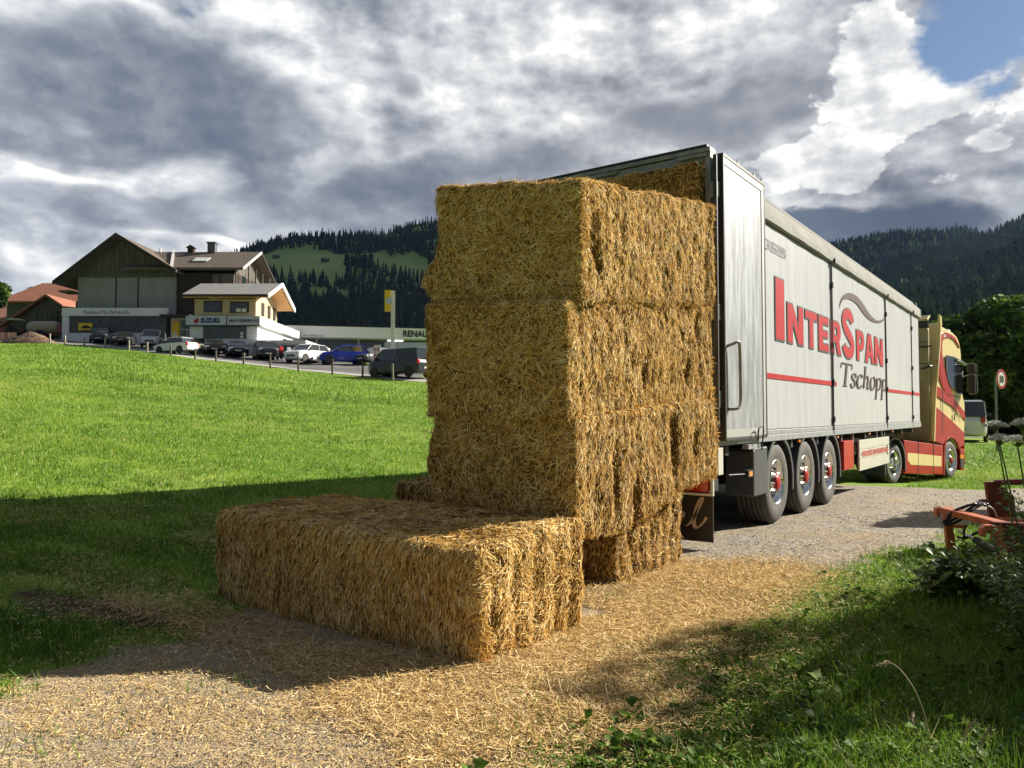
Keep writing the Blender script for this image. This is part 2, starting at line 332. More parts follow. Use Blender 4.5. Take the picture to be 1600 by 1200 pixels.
# ---------------------------------------------------------------- ground sheet
TO = np.array([2.1, 7.92]); TS = np.array([.5861, .8103]); TL = np.array([-.8103, .5861])   # trailer rear corner, its axis, its left
def sl(x, y): dx = x-TO[0]; dy = y-TO[1]; return dx*TS[0]+dy*TS[1], -(dx*TL[0]+dy*TL[1])
def sstep(v, a, b): t = np.clip((v-a)/(b-a), 0, 1); return t*t*(3-2*t)
def zones(x, y):
    """weights of gravel, straw, bare soil; the rest is grass"""
    x = np.asarray(x, float); y = np.asarray(y, float)
    s, l = sl(x, y); n1 = fbm2(x, y, .9, 4, 3); n2 = fbm2(x, y, 3.1, 3, 9)
    le = np.interp(s, [-9, -6, -5, -4.2, -3.0, -2, 6, 9, 12, 20], [-2.0, -1.55, -1.7, -1.95, -2.5, -2.8, -2.9, -2.2, 1.0, 5.0])
    re = np.interp(s, [-9, -5, -3, -1.5, 0, 3, 8, 12, 25], [1.1, 1.15, .95, .9, 1.35, 2.1, 2.9, 4.5, 12])
    g = sstep(l+n1*.55+n2*.25, le-.25, le+.45)*(1-sstep(l+n1*.5+n2*.25, re-.35, re+.35))
    # straw carpet round the bales
    def bl(cx, cy, rx, ry, rot=0):
        c, q = math.cos(rot), math.sin(rot); dx = x-cx; dy = y-cy; return np.exp(-(((dx*c+dy*q)/rx)**2+((-dx*q+dy*c)/ry)**2))
    st = 1.35*bl(1.1, 5.0, 1.0, 2.1, R(-38))+1.0*bl(1.9, 6.6, 1.0, .8)+.75*bl(-.8, 4.35, 1.8, .40, R(-30))+.30*bl(-2.4, 5.3, .6, .5)+.08*bl(-3.2, 4.9, 1.0, .9)+.12*bl(-.6, 3.7, 2.6, .8)+.35*bl(-2.5, 7.2, .8, .5)+.0*bl(-1.5, 3.2, 1.5, 1)
    st = np.clip(st+n1*.38+n2*.22-.05, 0, 1.2)
    st = st*(1-.75*sstep(l+n2*.5+n1*.5, .60, 1.55)); soil = np.clip(bl(-3.0, 5.25, 1.2, .45)*.85+bl(-1.9, 4.9, .8, .4)*.5+n1*.7+n2*.3-.1, 0, 1)*bl(-2.6, 5.2, 1.8, .9)
    
    return g, st, soil
def axis_coords(lo, a, b, hi, d, g):
    m = list(np.arange(a, b, d)); v = b; st = d
    up = []
    while v < hi: up.append(v); st *= g; v += st
    dn = []; v = a; st = d
    while v > lo: st *= g; v -= st; dn.append(v)
    return np.array(dn[::-1]+m+up+[hi])
def build_ground():
    xs = axis_coords(-2600, -6, 8, 2600, .06, 1.07); ys = axis_coords(-60, 2.0, 14, 4200, .06, 1.05)
    X, Y = np.meshgrid(xs, ys); Z = gz(X, Y)
    Z = Z+np.where((Y > 0.5) & (Y < 40), .018*fbm2(X, Y, 2.2, 3, 21)+.012*fbm2(X, Y, 7, 3, 5), 0)*(np.abs(X) < 40)
    g, st, so = zones(X, Y)
    ny, nx = X.shape; i = np.arange(ny*nx).reshape(ny, nx)
    Q = np.stack([i[:-1, :-1], i[:-1, 1:], i[1:, 1:], i[1:, :-1]], -1).reshape(-1, 4)
    m = bpy.data.materials.new('ground'); m.use_nodes = True; nt = m.node_tree; N = nt.nodes.new; L = nt.links.new; b = nt.nodes['Principled BSDF']; b.inputs['Roughness'].default_value = .95; b.inputs['Specular IOR Level'].default_value = .15
    tc = N('ShaderNodeTexCoord')
    def noi(sc, d=6, r=.6, st=(1, 1, 1), vor=False):
        mp = N('ShaderNodeMapping'); mp.inputs['Scale'].default_value = st; L(tc.outputs['Object'], mp.inputs[0])
        n = N('ShaderNodeTexVoronoi' if vor else 'ShaderNodeTexNoise'); n.inputs['Scale'].default_value = sc
        if not vor: n.inputs['Detail'].default_value = d; n.inputs['Roughness'].default_value = r
        L(mp.outputs[0], n.inputs['Vector']); return n
    def ramp(v, stops):
        r = N('ShaderNodeValToRGB'); L(v, r.inputs[0]); cr = r.color_ramp; cr.elements[0].position = stops[0][0]; cr.elements[0].color = (*stops[0][1], 1); cr.elements[1].position = stops[-1][0]; cr.elements[1].color = (*stops[-1][1], 1)
        for p, c in stops[1:-1]: cr.elements.new(p).color = (*c, 1)
        return r.outputs[0]
    def mix(f, a, c):
        q = N('ShaderNodeMix'); q.data_type = 'RGBA'; L(f, q.inputs[0]); L(a, q.inputs[6]); L(c, q.inputs[7]); return q.outputs[2]
    def attr(k): a = N('ShaderNodeAttribute'); a.attribute_name = k; return a.outputs['Fac']
    def mth(op, a, c, cl=False):
        q = N('ShaderNodeMath'); q.operation = op; q.use_clamp = cl
        for i_, v in enumerate((a, c)):
            if isinstance(v, (int, float)): q.inputs[i_].default_value = v
            else: L(v, q.inputs[i_])
        return q.outputs[0]
    fineN = noi(60, 5, .7).outputs[0]; midN = noi(9, 6, .65).outputs[0]; bigN = noi(.35, 5, .55).outputs[0]; vo = noi(85, vor=True)
    stone = ramp(vo.outputs['Color'], [(0., (.10, .085, .062)), (.4, (.23, .195, .15)), (.75, (.36, .31, .24)), (1., (.56, .51, .42))])
    dirt = ramp(fineN, [(.3, (.17, .13, .08)), (.5, (.35, .275, .175)), (.7, (.50, .41, .28))])
    grit = ramp(noi(48, vor=True).outputs['Color'], [(0., (.08, .07, .055)), (.35, (.20, .178, .145)), (.7, (.37, .335, .28)), (1., (.60, .56, .48))])
    gravel = mix(mth('MULTIPLY', mth('SUBTRACT', mth('ADD', mth('MULTIPLY', midN, .5), mth('MULTIPLY', noi(1.7, 6, .7).outputs[0], .5)), .375), 7.0, True), stone, dirt)
    gravel = mix(mth('MULTIPLY', attr('grit'), mth('MULTIPLY', mth('SUBTRACT', noi(1.3, 7, .75).outputs[0], .36), 6.0, True)), gravel, grit)
    soilc = ramp(fineN, [(.3, (.045, .030, .018)), (.55, (.10, .072, .045)), (.75, (.19, .145, .09))])
    fld = ramp(bigN, [(.3, (.10, .19, .018)), (.5, (.19, .29, .030)), (.7, (.33, .36, .075))])
    fld2 = ramp(midN, [(.3, (.07, .15, .015)), (.5, (.15, .28, .026)), (.7, (.27, .38, .06))])
    grass = mix(mth('MULTIPLY', midN, .9), fld, fld2)
    strawc = ramp(noi(70, 6, .75, (1, 2.0, 1)).outputs[0], [(.3, (.15, .09, .035)), (.5, (.42, .285, .12)), (.72, (.70, .51, .25))])
    nb = mth('SUBTRACT', noi(4.5, 7, .72).outputs[0], .5)
    def wt(k, off, sh): return mth('MULTIPLY', mth('ADD', mth('SUBTRACT', attr(k), off), mth('MULTIPLY', nb, 1.1)), sh, True)
    c = mix(wt('gravel', .5, 4), grass, gravel); c = mix(wt('soil', .5, 4), c, soilc); c = mix(wt('straw', .52, 4), c, strawc)
    L(c, b.inputs['Base Color'])
    h = mth('ADD', mth('MULTIPLY', vo.outputs['Distance'], -.6), mth('ADD', fineN, mth('MULTIPLY', midN, 2.0)))
    bp = N('ShaderNodeBump'); bp.inputs['Strength'].default_value = .9; bp.inputs['Distance'].default_value = .012; L(h, bp.inputs['Height']); L(bp.outputs[0], b.inputs['Normal'])
    o = npmesh('ground', np.stack([X, Y, Z], -1).reshape(-1, 3), Q, m, attrs=dict(grit=(sstep(sl(X, Y)[0], -2.6, -.6)).ravel()*.92, gravel=g.ravel(), straw=st.ravel(), soil=so.ravel()), smooth=True)
    tag(o, 'valley ground of meadow, gravel and trodden straw', kind='structure'); del o['label']
    return o
build_ground()
# ---------------------------------------------------------------- stuff lying and growing on the ground
def in_view(n, rmin, rmax, p=1.0, azr=.72):
    r = rmin*(rmax/rmin)**rs.rand(n) if p == 1.0 else (rmin**(p)+(rmax**p-rmin**p)*rs.rand(n))**(1/p)
    a = (rs.rand(n)*2-1)*azr; y = r; x = a*y; return x, y
def under_bales(x, y):
    s, l = sl(x, y); a = (s > -3.78) & (s < -2.75) & (l < .25) & (l > -2.2)
    return a | ((s > -1.9) & (s < 0) & (l < -.1) & (l > -2.6)) | ((s > 0) & (s < 13.5) & (l < 0) & (l > -2.5))
def scatter_straw(n=170000):
    x, y = in_view(n*4, 2.2, 15, p=.4); g, st, so = zones(x, y)
    w = np.clip(st*1.5-.15, 0, 1)+.24*np.clip(g, 0, 1)*(y < 6.5)+.42*(x < -.8)*(y < 8.5)*(y > 3.4)*sstep(fbm2(x, y, 1.4, 3, 71), -.25, .3)+.30*np.exp(-((sl(x, y)[1]-1.05)/.45)**2)*(y < 9)+.008
    k = (rs.rand(len(x)) < w) & (~under_bales(x, y)); x, y = x[k][:n], y[k][:n]; m = len(x); st = st[k][:n]
    z = gz(x, y)+.012+.048*(np.clip(1-g[k][:n], 0, 1))+rs.rand(m)*.02*np.clip(st, 0, 1)
    th = rs.rand(m)*2*np.pi; D = np.stack([np.cos(th), np.sin(th), rs.randn(m)*.10], 1)
    Nn = np.stack([rs.randn(m)*.35, rs.randn(m)*.35, np.ones(m)], 1)
    V, Q, k = ribbons(np.stack([x, y, z], 1), D, Nn, (.02+rs.rand(m)**3*.12)*np.where(st > .35, .75, .34), .0016+rs.rand(m)*.0026+np.maximum(0, y-5)*.0004, bend=rs.randn(m)*.25)
    V[:, 2] = np.maximum(V[:, 2], gz(V[:, 0], V[:, 1])+.004)
    o = npmesh('loose_straw', V, Q, M_CHAFF, attrs=dict(tone=np.repeat(.15+rs.rand(m)*.85, k)))
    tag(o, 'loose golden straw strewn on the ground round the bales', 'straw', kind='stuff')
M_STRAW = mat_attr('straw', [(0, (.11, .052, .009)), (.25, (.34, .175, .032)), (.5, (.64, .385, .105)), (.75, (.87, .59, .20)), (1, (.97, .83, .48))], rough=.75, spec=.06, transl=.20)
M_CHAFF = mat_attr('trodden_straw', [(0, (.18, .105, .035)), (.4, (.52, .345, .13)), (.8, (.80, .58, .27)), (1, (.92, .78, .48))], rough=.8, spec=.06, transl=.1)
M_GRASS = mat_attr('grass', [(0, (.030, .080, .008)), (.35, (.092, .205, .014)), (.7, (.190, .325, .028)), (.92, (.33, .43, .06)), (1, (.55, .48, .20))], rough=.5, spec=.4, transl=.38)
M_WEED = mat_attr('weed', [(0, (.025, .060, .007)), (.4, (.070, .140, .012)), (.8, (.15, .24, .025)), (1, (.27, .34, .06))], rough=.65, spec=.2, transl=.28)
scatter_straw()
def scatter_grass():
    x, y = in_view(560000, 2.3, 32, p=.45, azr=.74); xr = rs.rand(90000)*16+1.5; yr = rs.rand(90000)*22+.3; kr = xr/yr > .74; x = np.concatenate([x, xr[kr]]); y = np.concatenate([y, yr[kr]]); g, st, so = zones(x, y)
    s, l = sl(x, y); w = (1-np.clip(g*1.15, 0, 1))*(1-.75*np.clip(st*1.4, 0, 1))*(1-.8*np.clip(so*1.3, 0, 1))
    w = np.maximum(w, .05*(fbm2(x, y, 1.5, 3, 44) > .12)*(y < 7)); w = w*(.45+.75*(fbm2(x, y, 2.0, 3, 31) > -.15)); w = np.where(l > .6, np.minimum(1, w*1.5), w)
    k = (rs.rand(len(x)) < w) & (~under_bales(x, y)); x, y, l = x[k], y[k], l[k]; m = len(x)
    right = l > .6
    hgt = np.where(right, .03+.07*rs.rand(m)**2+.06*(l > 2.0)*rs.rand(m)*(y < 7), (.022+.050*rs.rand(m))*(1+.55*fbm2(x, y, .8, 3, 12)))
    hgt = hgt*(1+np.clip(y-10, 0, 30)*.012)
    th = rs.rand(m)*2*np.pi; tl = rs.rand(m)*.75; D = np.stack([np.cos(th)*tl, np.sin(th)*tl, np.ones(m)], 1); ph = rs.rand(m)*2*np.pi
    Nn = np.stack([np.cos(ph), np.sin(ph), rs.randn(m)*.2], 1)
    V, Q, k = ribbons(np.stack([x, y, gz(x, y)-.005], 1), D, Nn, hgt, .0035+.0030*rs.rand(m)+y*.00045, bend=rs.rand(m)*.9, taper=.85)
    t = np.clip(.52+.30*fbm2(x, y, .16, 3, 61)+.42*fbm2(x, y, .55, 4, 77)+.30*fbm2(x, y, 2.8, 3, 7)+rs.randn(m)*.17+(~right)*.08, 0, .94); t[rs.rand(m) < .035] = 1.
    o = npmesh('meadow_grass', V, Q, M_GRASS, attrs=dict(tone=np.repeat(t, k))); tag(o, 'short bright green meadow grass', 'grass', kind='stuff')
    # farther out: tufts of wider blades
    x, y = in_view(150000, 28, 80, p=1.6, azr=.74); edge = np.interp(x/y, _TAZ, _TDE); k = (y < edge-.3) & (x/y < -.02); x, y = x[k], y[k]
    m = len(x); th = rs.rand(m)*2*np.pi; tl = rs.rand(m)*.9; D = np.stack([np.cos(th)*tl, np.sin(th)*tl, np.ones(m)], 1); ph = rs.rand(m)*6.28; Nn = np.stack([np.cos(ph), np.sin(ph), 0*ph], 1)
    cl = fbm2(x, y, .35, 4, 8)
    V, Q, k = ribbons(np.stack([x, y, gz(x, y)-.01], 1), D, Nn, .07+.09*rs.rand(m)+.08*np.clip(cl, 0, 1), .022+.02*rs.rand(m), bend=rs.rand(m)*.6, taper=.8)
    o = npmesh('distant_grass', V, Q, M_GRASS, attrs=dict(tone=np.repeat(np.clip(.56+.35*fbm2(x, y, .10, 3, 61)+.45*cl+.3*fbm2(x, y, .9, 3, 19)+rs.randn(m)*.15, 0, .97), k))); tag(o, 'meadow grass sloping up to the roadside', 'grass', kind='stuff')
scatter_grass()
def scatter_stones(n=30000):
    x, y = in_view(n*3, 2.2, 22, p=.5); g, st, so = zones(x, y); k = (rs.rand(len(x)) < g*(.12+.88*(fbm2(x, y, 1.1, 3, 90) > .02))*(1-.6*np.clip(st, 0, 1))*np.where(y < 6, .45, 1)) & (~under_bales(x, y)) ; x, y = x[k][:n], y[k][:n]; m = len(x)
    oc = np.array([(1,0,0),(-1,0,0),(0,1,0),(0,-1,0),(0,0,1),(0,0,-.6)], float); F = np.array([(0,2,4),(2,1,4),(1,3,4),(3,0,4),(2,0,5),(1,2,5),(3,1,5),(0,3,5)])
    sz = (.003+.008*rs.rand(m)**3)*(1+y*.03); V = oc[None]*(sz[:, None, None]*(.6+.8*rs.rand(m, 6, 1)))*np.array([1, 1, .6]); a = rs.rand(m)*6.28; c, s_ = np.cos(a), np.sin(a)
    vx = V[..., 0]*c[:, None]-V[..., 1]*s_[:, None]; vy = V[..., 0]*s_[:, None]+V[..., 1]*c[:, None]
    V = np.stack([vx+x[:, None], vy+y[:, None], V[..., 2]+gz(x, y)[:, None]+.004], -1).reshape(-1, 3); T = (F[None]+(np.arange(m)*6)[:, None, None]).reshape(-1, 3)
    ms = mat_attr('gravel_stone', [(0, (.16, .15, .14)), (.5, (.33, .31, .28)), (1, (.58, .56, .51))], rough=.85)
    o = npmesh('gravel_stones', V, T, ms, attrs=dict(tone=np.repeat(rs.rand(m), 6))); tag(o, 'small grey stones lying on the gravel track', 'gravel', kind='stuff')
scatter_stones()
def leaf_fan(P, nl, size, tilt, tonef):
    """rosettes: nl leaves round each point, as pointed diamonds folded on the midrib"""
    m = len(P)*nl; C = np.repeat(P, nl, 0); th = rs.rand(m)*6.28; el = tilt[0]+(tilt[1]-tilt[0])*rs.rand(m)
    D = np.stack([np.cos(th)*np.cos(el), np.sin(th)*np.cos(el), np.sin(el)], 1); Sd = np.stack([-np.sin(th), np.cos(th), rs.randn(m)*.2], 1); Up = np.cross(D, Sd)
    L = (size[0]+(size[1]-size[0])*rs.rand(m))[:, None]; st = (.15+.35*rs.rand(m))[:, None]*L; w = L*(.28+.2*rs.rand(m))[:, None]
    b = C+D*st; t = C+D*(st+L)-np.array([0, 0, 1])*L*.25; md = C+D*(st+L*.5); l = md-Sd*w+Up*w*.25; r_ = md+Sd*w+Up*w*.25
    V = np.stack([b, r_, t, l, md], 1).reshape(-1, 3); k = (np.arange(m)*5)[:, None]
    T = np.concatenate([k+np.array([[0, 1, 4]]), k+np.array([[1, 2, 4]]), k+np.array([[2, 3, 4]]), k+np.array([[3, 0, 4]])], 0)
    return V, T, np.repeat(tonef(m), 5)
def scatter_weeds():
    x, y = in_view(95000, 2.2, 12, p=.5); s, l = sl(x, y); re = np.interp(s, [-9, -5, -3, -1.5, 0, 3, 8], [1.1, 1.15, .95, .9, 1.35, 2.1, 2.9])
    w = sstep(l+fbm2(x, y, 1.2, 3, 50)*.5, re-.05, re+.5)*(.35+.65*sstep(fbm2(x, y, 1.7, 4, 66), -.15, .25)); k = rs.rand(len(x)) < w*.9; x, y, l = x[k], y[k], l[k]
    P = np.stack([x, y, gz(x, y)+.01+.05*rs.rand(len(x))*np.clip(l-.8, .2, 1.6)], 1)
    V, T, t = leaf_fan(P, 4, (.008, .030), (-.1, .9), lambda m: np.clip(.45+rs.randn(m)*.22, 0, 1)); k2 = (rs.rand(len(P)) < .035) & (P[:, 1] > 2.9); V2, T2, t2 = leaf_fan(P[k2], 5, (.035, .075), (.1, 1.), lambda m: np.clip(.4+rs.randn(m)*.2, 0, 1)); T = np.concatenate([T, T2+len(V)]); V = np.concatenate([V, V2]); t = np.concatenate([t, t2])
    o = npmesh('clover_and_weeds', V, T, M_WEED, attrs=dict(tone=t)); tag(o, 'low clover and leafy weeds in the shaded verge', 'weeds', kind='stuff')
scatter_weeds()
# ---------------------------------------------------------------- straw bales
M_BALE = mat_attr('bale_core', [(0, (.04, .019, .005)), (.35, (.14, .075, .018)), (.6, (.38, .21, .05)), (1, (.70, .44, .13))], rough=.8, spec=.2, noise=38)  # dark core colour stands for the shade between the straws
def make_bale(name, C, label, group, nstraw, flow='v', seed=0, res=.022, sag=None, ridges=0, flake=.02, lump=None, hair=1.0, cat='straw bale', rnd=.10, holes=None, off=0., spr=1.05):
    """C: 8 corners, index = i + 2j + 4k, i along the first axis (x), j the second, k up. Rounded, lumpy body with thousands of straws on it"""
    C = np.asarray(C, float).reshape(2, 2, 2, 3)          # k, j, i
    ex = np.linalg.norm(C[0, 0, 1]-C[0, 0, 0]); ey = np.linalg.norm(C[0, 1, 0]-C[0, 0, 0]); ez = np.linalg.norm(C[1, 0, 0]-C[0, 0, 0]); E3 = np.array([ex, ey, ez])
    ax = np.stack([(C[0, 0, 1]-C[0, 0, 0])/ex, (C[0, 1, 0]-C[0, 0, 0])/ey, (C[1, 0, 0]-C[0, 0, 0])/ez])
    def pos(q):                                           # q in [-1,1]^3 on the cube surface
        u = (q+1)/2; w = [(1-u), u]; p = 0
        for k in (0, 1):
            for j in (0, 1):
                for i in (0, 1): p = p+(w[i][:, 0]*w[j][:, 1]*w[k][:, 2])[:, None]*C[k, j, i]
        e = np.abs(q); d = (1-e)*E3/2                     # distance from each pair of faces
        nn = np.sign(q)*np.exp(-d/(rnd*.6)); nl = np.linalg.norm(nn, axis=1, keepdims=True); nn = nn/np.maximum(nl, 1e-6)
        p = p-(nn@ax)*(np.maximum(0, nl-1)*rnd*.55)
        nrm = nn@ax; nrm /= np.linalg.norm(nrm, axis=1, keepdims=True)
        f = .030*fbm(p*3.2+seed, 3, seed)+.022*fbm(p*9+seed, 3, seed+5)+.012*fbm(p*26, 2, seed+9)
        # flakes: the pressed slices that run across the bale show as soft vertical folds on its long sides
        c = q[:, 0]*ex/2; onside = (np.abs(nn[:, 0]) < .6)
        f = f+flake*(np.abs(np.sin(c*math.pi/.125+1.5*fbm(p*1.6, 2, seed)))**.7-.6)*onside
        if ridges:
            cy = q[:, 1]*ey/2; on = (np.abs(nn[:, 0]) >= .6); f = f+ridges*(np.abs(np.sin(cy*math.pi/.19+1.3*fbm(p*2.2, 2, seed+3)))**.8-.6)*on
        if holes:
            for (hq, hr, ha) in holes:
                f = f-ha*np.exp(-(((q-np.array(hq))*E3/2/np.array(hr))**2).sum(1))
        p = p+nrm*f[:, None]
        if sag: p[:, 2] -= sag(q)
        if lump: p = p+lump(q)
        return p, nrm
    V = []; Q = []; T = []; k0 = 0; ar = []
    faces = [(0, 1), (0, -1), (1, 1), (1, -1), (2, 1), (2, -1)]
    for a, sg in faces:
        b, c = [q for q in (0, 1, 2) if q != a]; nb = max(4, int(E3[b]/res)); nc = max(4, int(E3[c]/res))
        B, Cc = np.meshgrid(np.linspace(-1, 1, nb+1), np.linspace(-1, 1, nc+1)); q = np.zeros((B.size, 3)); q[:, a] = sg; q[:, b] = B.ravel(); q[:, c] = Cc.ravel()
        p, nr = pos(q); i = np.arange(B.size).reshape(B.shape)+k0
        qd = np.stack([i[:-1, :-1], i[:-1, 1:], i[1:, 1:], i[1:, :-1]], -1).reshape(-1, 4)
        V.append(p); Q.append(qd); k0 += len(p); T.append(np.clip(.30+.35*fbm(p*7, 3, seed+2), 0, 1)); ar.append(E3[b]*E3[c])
    Vb = np.concatenate(V); Qb = np.concatenate(Q); Tb = np.concatenate(T)
    ar = np.array(ar); 
    if sag is None: ar[5] *= .1
    fi = rs.choice(6, nstraw, p=ar/ar.sum()); q = rs.rand(nstraw, 3)*2-1
    for n_, (a, sg) in enumerate(faces): q[fi == n_, a] = sg
    p, nr = pos(q)
    ang = fbm(p*2.3, 2, seed+31)*3.4
    t1 = np.cross(nr, np.array([0, 0, 1.])); tn = np.linalg.norm(t1, axis=1, keepdims=True); t1 = np.where(tn > .35, t1/np.maximum(tn, .01), ax[0]); t2 = np.cross(nr, t1)
    isx = np.abs(nr@ax[0]) > .6; top = np.abs(nr[:, 2]) > .7
    spread = np.where(top, 3.1, np.where(isx, 1.6, spr)) if flow == 'v' else np.full(nstraw, 3.1)
    a = math.pi/2+rs.randn(nstraw)*spread*.5+ang*np.where(top | isx, 1.0, .18)
    D = t1*np.cos(a)[:, None]+t2*np.sin(a)[:, None]; lift = np.abs(rs.randn(nstraw))*.13+.02; wild = rs.rand(nstraw) < .05*hair; lift[wild] += rs.rand(wild.sum())*1.0
    D = D+nr*lift[:, None]
    Ln = .022+.095*rs.rand(nstraw)**1.6; Ln = np.where((np.abs(nr@ax[1]) > .7), Ln*.78, Ln); Ln[wild] *= .9
    N2 = nr+rs.randn(nstraw, 3)*.45
    Vs, Qs, k = ribbons(p+nr*.004-D*Ln[:, None]*.3, D, N2, Ln, .0020+.0032*rs.rand(nstraw), bend=-rs.rand(nstraw)*.35+.05)
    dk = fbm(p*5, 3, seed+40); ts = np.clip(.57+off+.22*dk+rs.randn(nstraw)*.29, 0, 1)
    V = np.concatenate([Vb, Vs]); Q = np.concatenate([Qb, Qs+len(Vb)]); t = np.concatenate([Tb, np.repeat(ts, k)])
    me_o = npmesh(name, V, Q, M_BALE, attrs=dict(tone=t)); me = me_o.data; me.materials.append(M_STRAW)
    mi = np.zeros(len(Q), np.int32); mi[len(Qb):] = 1; me.polygons.foreach_set('material_index', mi); me.update()
    return tag(me_o, label, cat, group)
def corners(n, x, y, z0, z1):
    """near corner n (2D), x and y edge vectors, z as 4 values for (0,0),(x),(y),(x+y)"""
    n = np.array(n, float); x = np.array(x, float); y = np.array(y, float); z0 = np.broadcast_to(z0, 4); z1 = np.broadcast_to(z1, 4); out = []
    for zz in (z0, z1):
        for j in (0, 1):
            for i in (0, 1): out.append([*(n+x*i+y*j), zz[i+2*j]])
    return out
GB = 'pressed straw bales stacked behind the trailer'
Lx = np.array([-.817, .578])
# the two bales lying on the ground, long side towards the camera
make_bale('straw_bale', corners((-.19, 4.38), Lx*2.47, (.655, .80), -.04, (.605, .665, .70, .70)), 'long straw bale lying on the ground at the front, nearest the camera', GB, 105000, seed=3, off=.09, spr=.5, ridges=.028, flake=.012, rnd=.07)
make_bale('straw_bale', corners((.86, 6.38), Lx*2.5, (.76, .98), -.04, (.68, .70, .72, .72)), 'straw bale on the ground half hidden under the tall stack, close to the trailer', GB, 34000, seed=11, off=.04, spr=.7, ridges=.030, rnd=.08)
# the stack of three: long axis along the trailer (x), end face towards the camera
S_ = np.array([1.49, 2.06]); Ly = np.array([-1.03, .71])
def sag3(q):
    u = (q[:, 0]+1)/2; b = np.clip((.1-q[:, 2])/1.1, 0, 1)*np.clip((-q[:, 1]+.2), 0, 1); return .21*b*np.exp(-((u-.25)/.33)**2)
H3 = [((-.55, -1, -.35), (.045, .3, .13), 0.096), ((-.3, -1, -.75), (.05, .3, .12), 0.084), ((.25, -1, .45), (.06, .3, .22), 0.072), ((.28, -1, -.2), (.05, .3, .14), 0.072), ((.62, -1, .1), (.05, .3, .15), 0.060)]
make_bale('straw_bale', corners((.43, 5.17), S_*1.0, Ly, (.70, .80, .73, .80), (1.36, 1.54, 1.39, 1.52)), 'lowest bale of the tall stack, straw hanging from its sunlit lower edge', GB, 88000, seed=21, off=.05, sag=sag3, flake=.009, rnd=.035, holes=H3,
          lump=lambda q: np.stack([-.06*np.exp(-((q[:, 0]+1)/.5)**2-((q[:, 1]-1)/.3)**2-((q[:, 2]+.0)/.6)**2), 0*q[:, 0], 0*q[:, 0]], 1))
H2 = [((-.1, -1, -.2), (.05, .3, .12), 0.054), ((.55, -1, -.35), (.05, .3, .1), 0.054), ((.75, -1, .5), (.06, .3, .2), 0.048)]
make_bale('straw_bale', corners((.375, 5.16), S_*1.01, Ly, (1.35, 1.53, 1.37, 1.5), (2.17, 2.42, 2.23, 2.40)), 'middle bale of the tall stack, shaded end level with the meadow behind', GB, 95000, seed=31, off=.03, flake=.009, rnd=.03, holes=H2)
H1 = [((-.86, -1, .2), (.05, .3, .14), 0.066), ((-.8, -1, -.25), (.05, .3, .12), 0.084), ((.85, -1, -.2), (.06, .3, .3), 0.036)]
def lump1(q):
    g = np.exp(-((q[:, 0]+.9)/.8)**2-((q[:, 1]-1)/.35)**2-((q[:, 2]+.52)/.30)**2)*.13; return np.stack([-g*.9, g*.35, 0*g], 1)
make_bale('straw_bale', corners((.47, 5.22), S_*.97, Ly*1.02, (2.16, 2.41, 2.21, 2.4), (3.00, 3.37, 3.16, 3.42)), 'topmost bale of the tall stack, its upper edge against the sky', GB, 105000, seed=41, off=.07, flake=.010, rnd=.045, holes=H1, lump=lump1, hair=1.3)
# ---------------------------------------------------------------- semi trailer (local x forward, y to its left, right side at y = 0)
M_WPANEL = mat('white_panel', (.46, .475, .485), rough=.42, var=.10, scale=2.2, stretch=(2.5, 1, .3), coat=.1, spec=.3, bump=.0015, bscale=3)
M_ALU = mat('brushed_aluminium', (.43, .45, .465), rough=.42, metal=.35, var=.22, scale=5, stretch=(3, 1, .35), bump=.0012, bscale=9, thr=(.35, .65))
M_TARP = mat('grey_tarpaulin', (.27, .27, .25), rough=.75, spec=.2, var=.08, scale=2.5, bump=.006, bscale=2.5)
M_BLACK = mat('black_plastic', (.022, .022, .022), rough=.5, var=.2, bump=.001)
M_RUBBER = mat('tyre_rubber', (.045, .043, .040), rough=.78, var=.25, scale=9, bump=.0015, bscale=60, col2=(.085, .078, .066))
M_CHROME = mat('chrome', (.85, .85, .83), rough=.16, metal=1., var=.1)
M_STEEL = mat('dark_steel', (.07, .07, .072), rough=.5, metal=.5, var=.3)
M_GREYPL = mat('grey_plastic', (.065, .07, .074), rough=.45, var=.1, bump=.001, bscale=80)
M_RED = mat('red_paint', (.42, .014, .007), rough=.38, var=.08, scale=3, coat=.15, spec=.3)
M_CREAM = mat('cream_paint', (.78, .63, .29), rough=.4, var=.05, scale=2, coat=.15, spec=.3)
M_LRED = mat('lettering_red', (.40, .008, .012), rough=.5, var=.04, spec=.15)
M_LBLACK = mat('lettering_black', (.022, .020, .018), rough=.5, var=.05)
M_BROWN = mat('lettering_brown', (.075, .048, .040), rough=.6, var=.05, spec=.15)
M_WBOARD = mat('white_board', (.55, .54, .47), rough=.4, var=.06, scale=3, coat=.3)
M_LAMPR = mat('red_lens', (.45, .010, .008), rough=.15, var=.1, coat=.6)
M_LAMPO = mat('orange_lens', (.85, .30, .03), rough=.15, var=.1, coat=.6)
M_FRAMEG = mat('grey_frame', (.30, .31, .29), rough=.45, metal=.5, var=.2, scale=6)
M_GLASSD = mat('dark_glass', (.025, .030, .030), rough=.06, var=.1, spec=.9, coat=.6)
ROTZ = math.atan2(TS[1], TS[0])
tr = empty('semi_trailer', (TO[0], TO[1], 0), ROTZ, 'long white curtain-sided trailer with red and brown lettering, rear door folded back', 'trailer')
def side(px, py):
    """where the sight line through a picture point meets the trailer's right side: (x, z) in trailer space"""
    r = ray(px, py); k = (TO@(-TL))/(r[:2]@(-TL)); p = r[:2]*k; return float((p-TO)@TS), float(CAMH+r[2]*k)
LT, TW, ZB, ZT = 13.55, 2.55, 1.10, 4.15
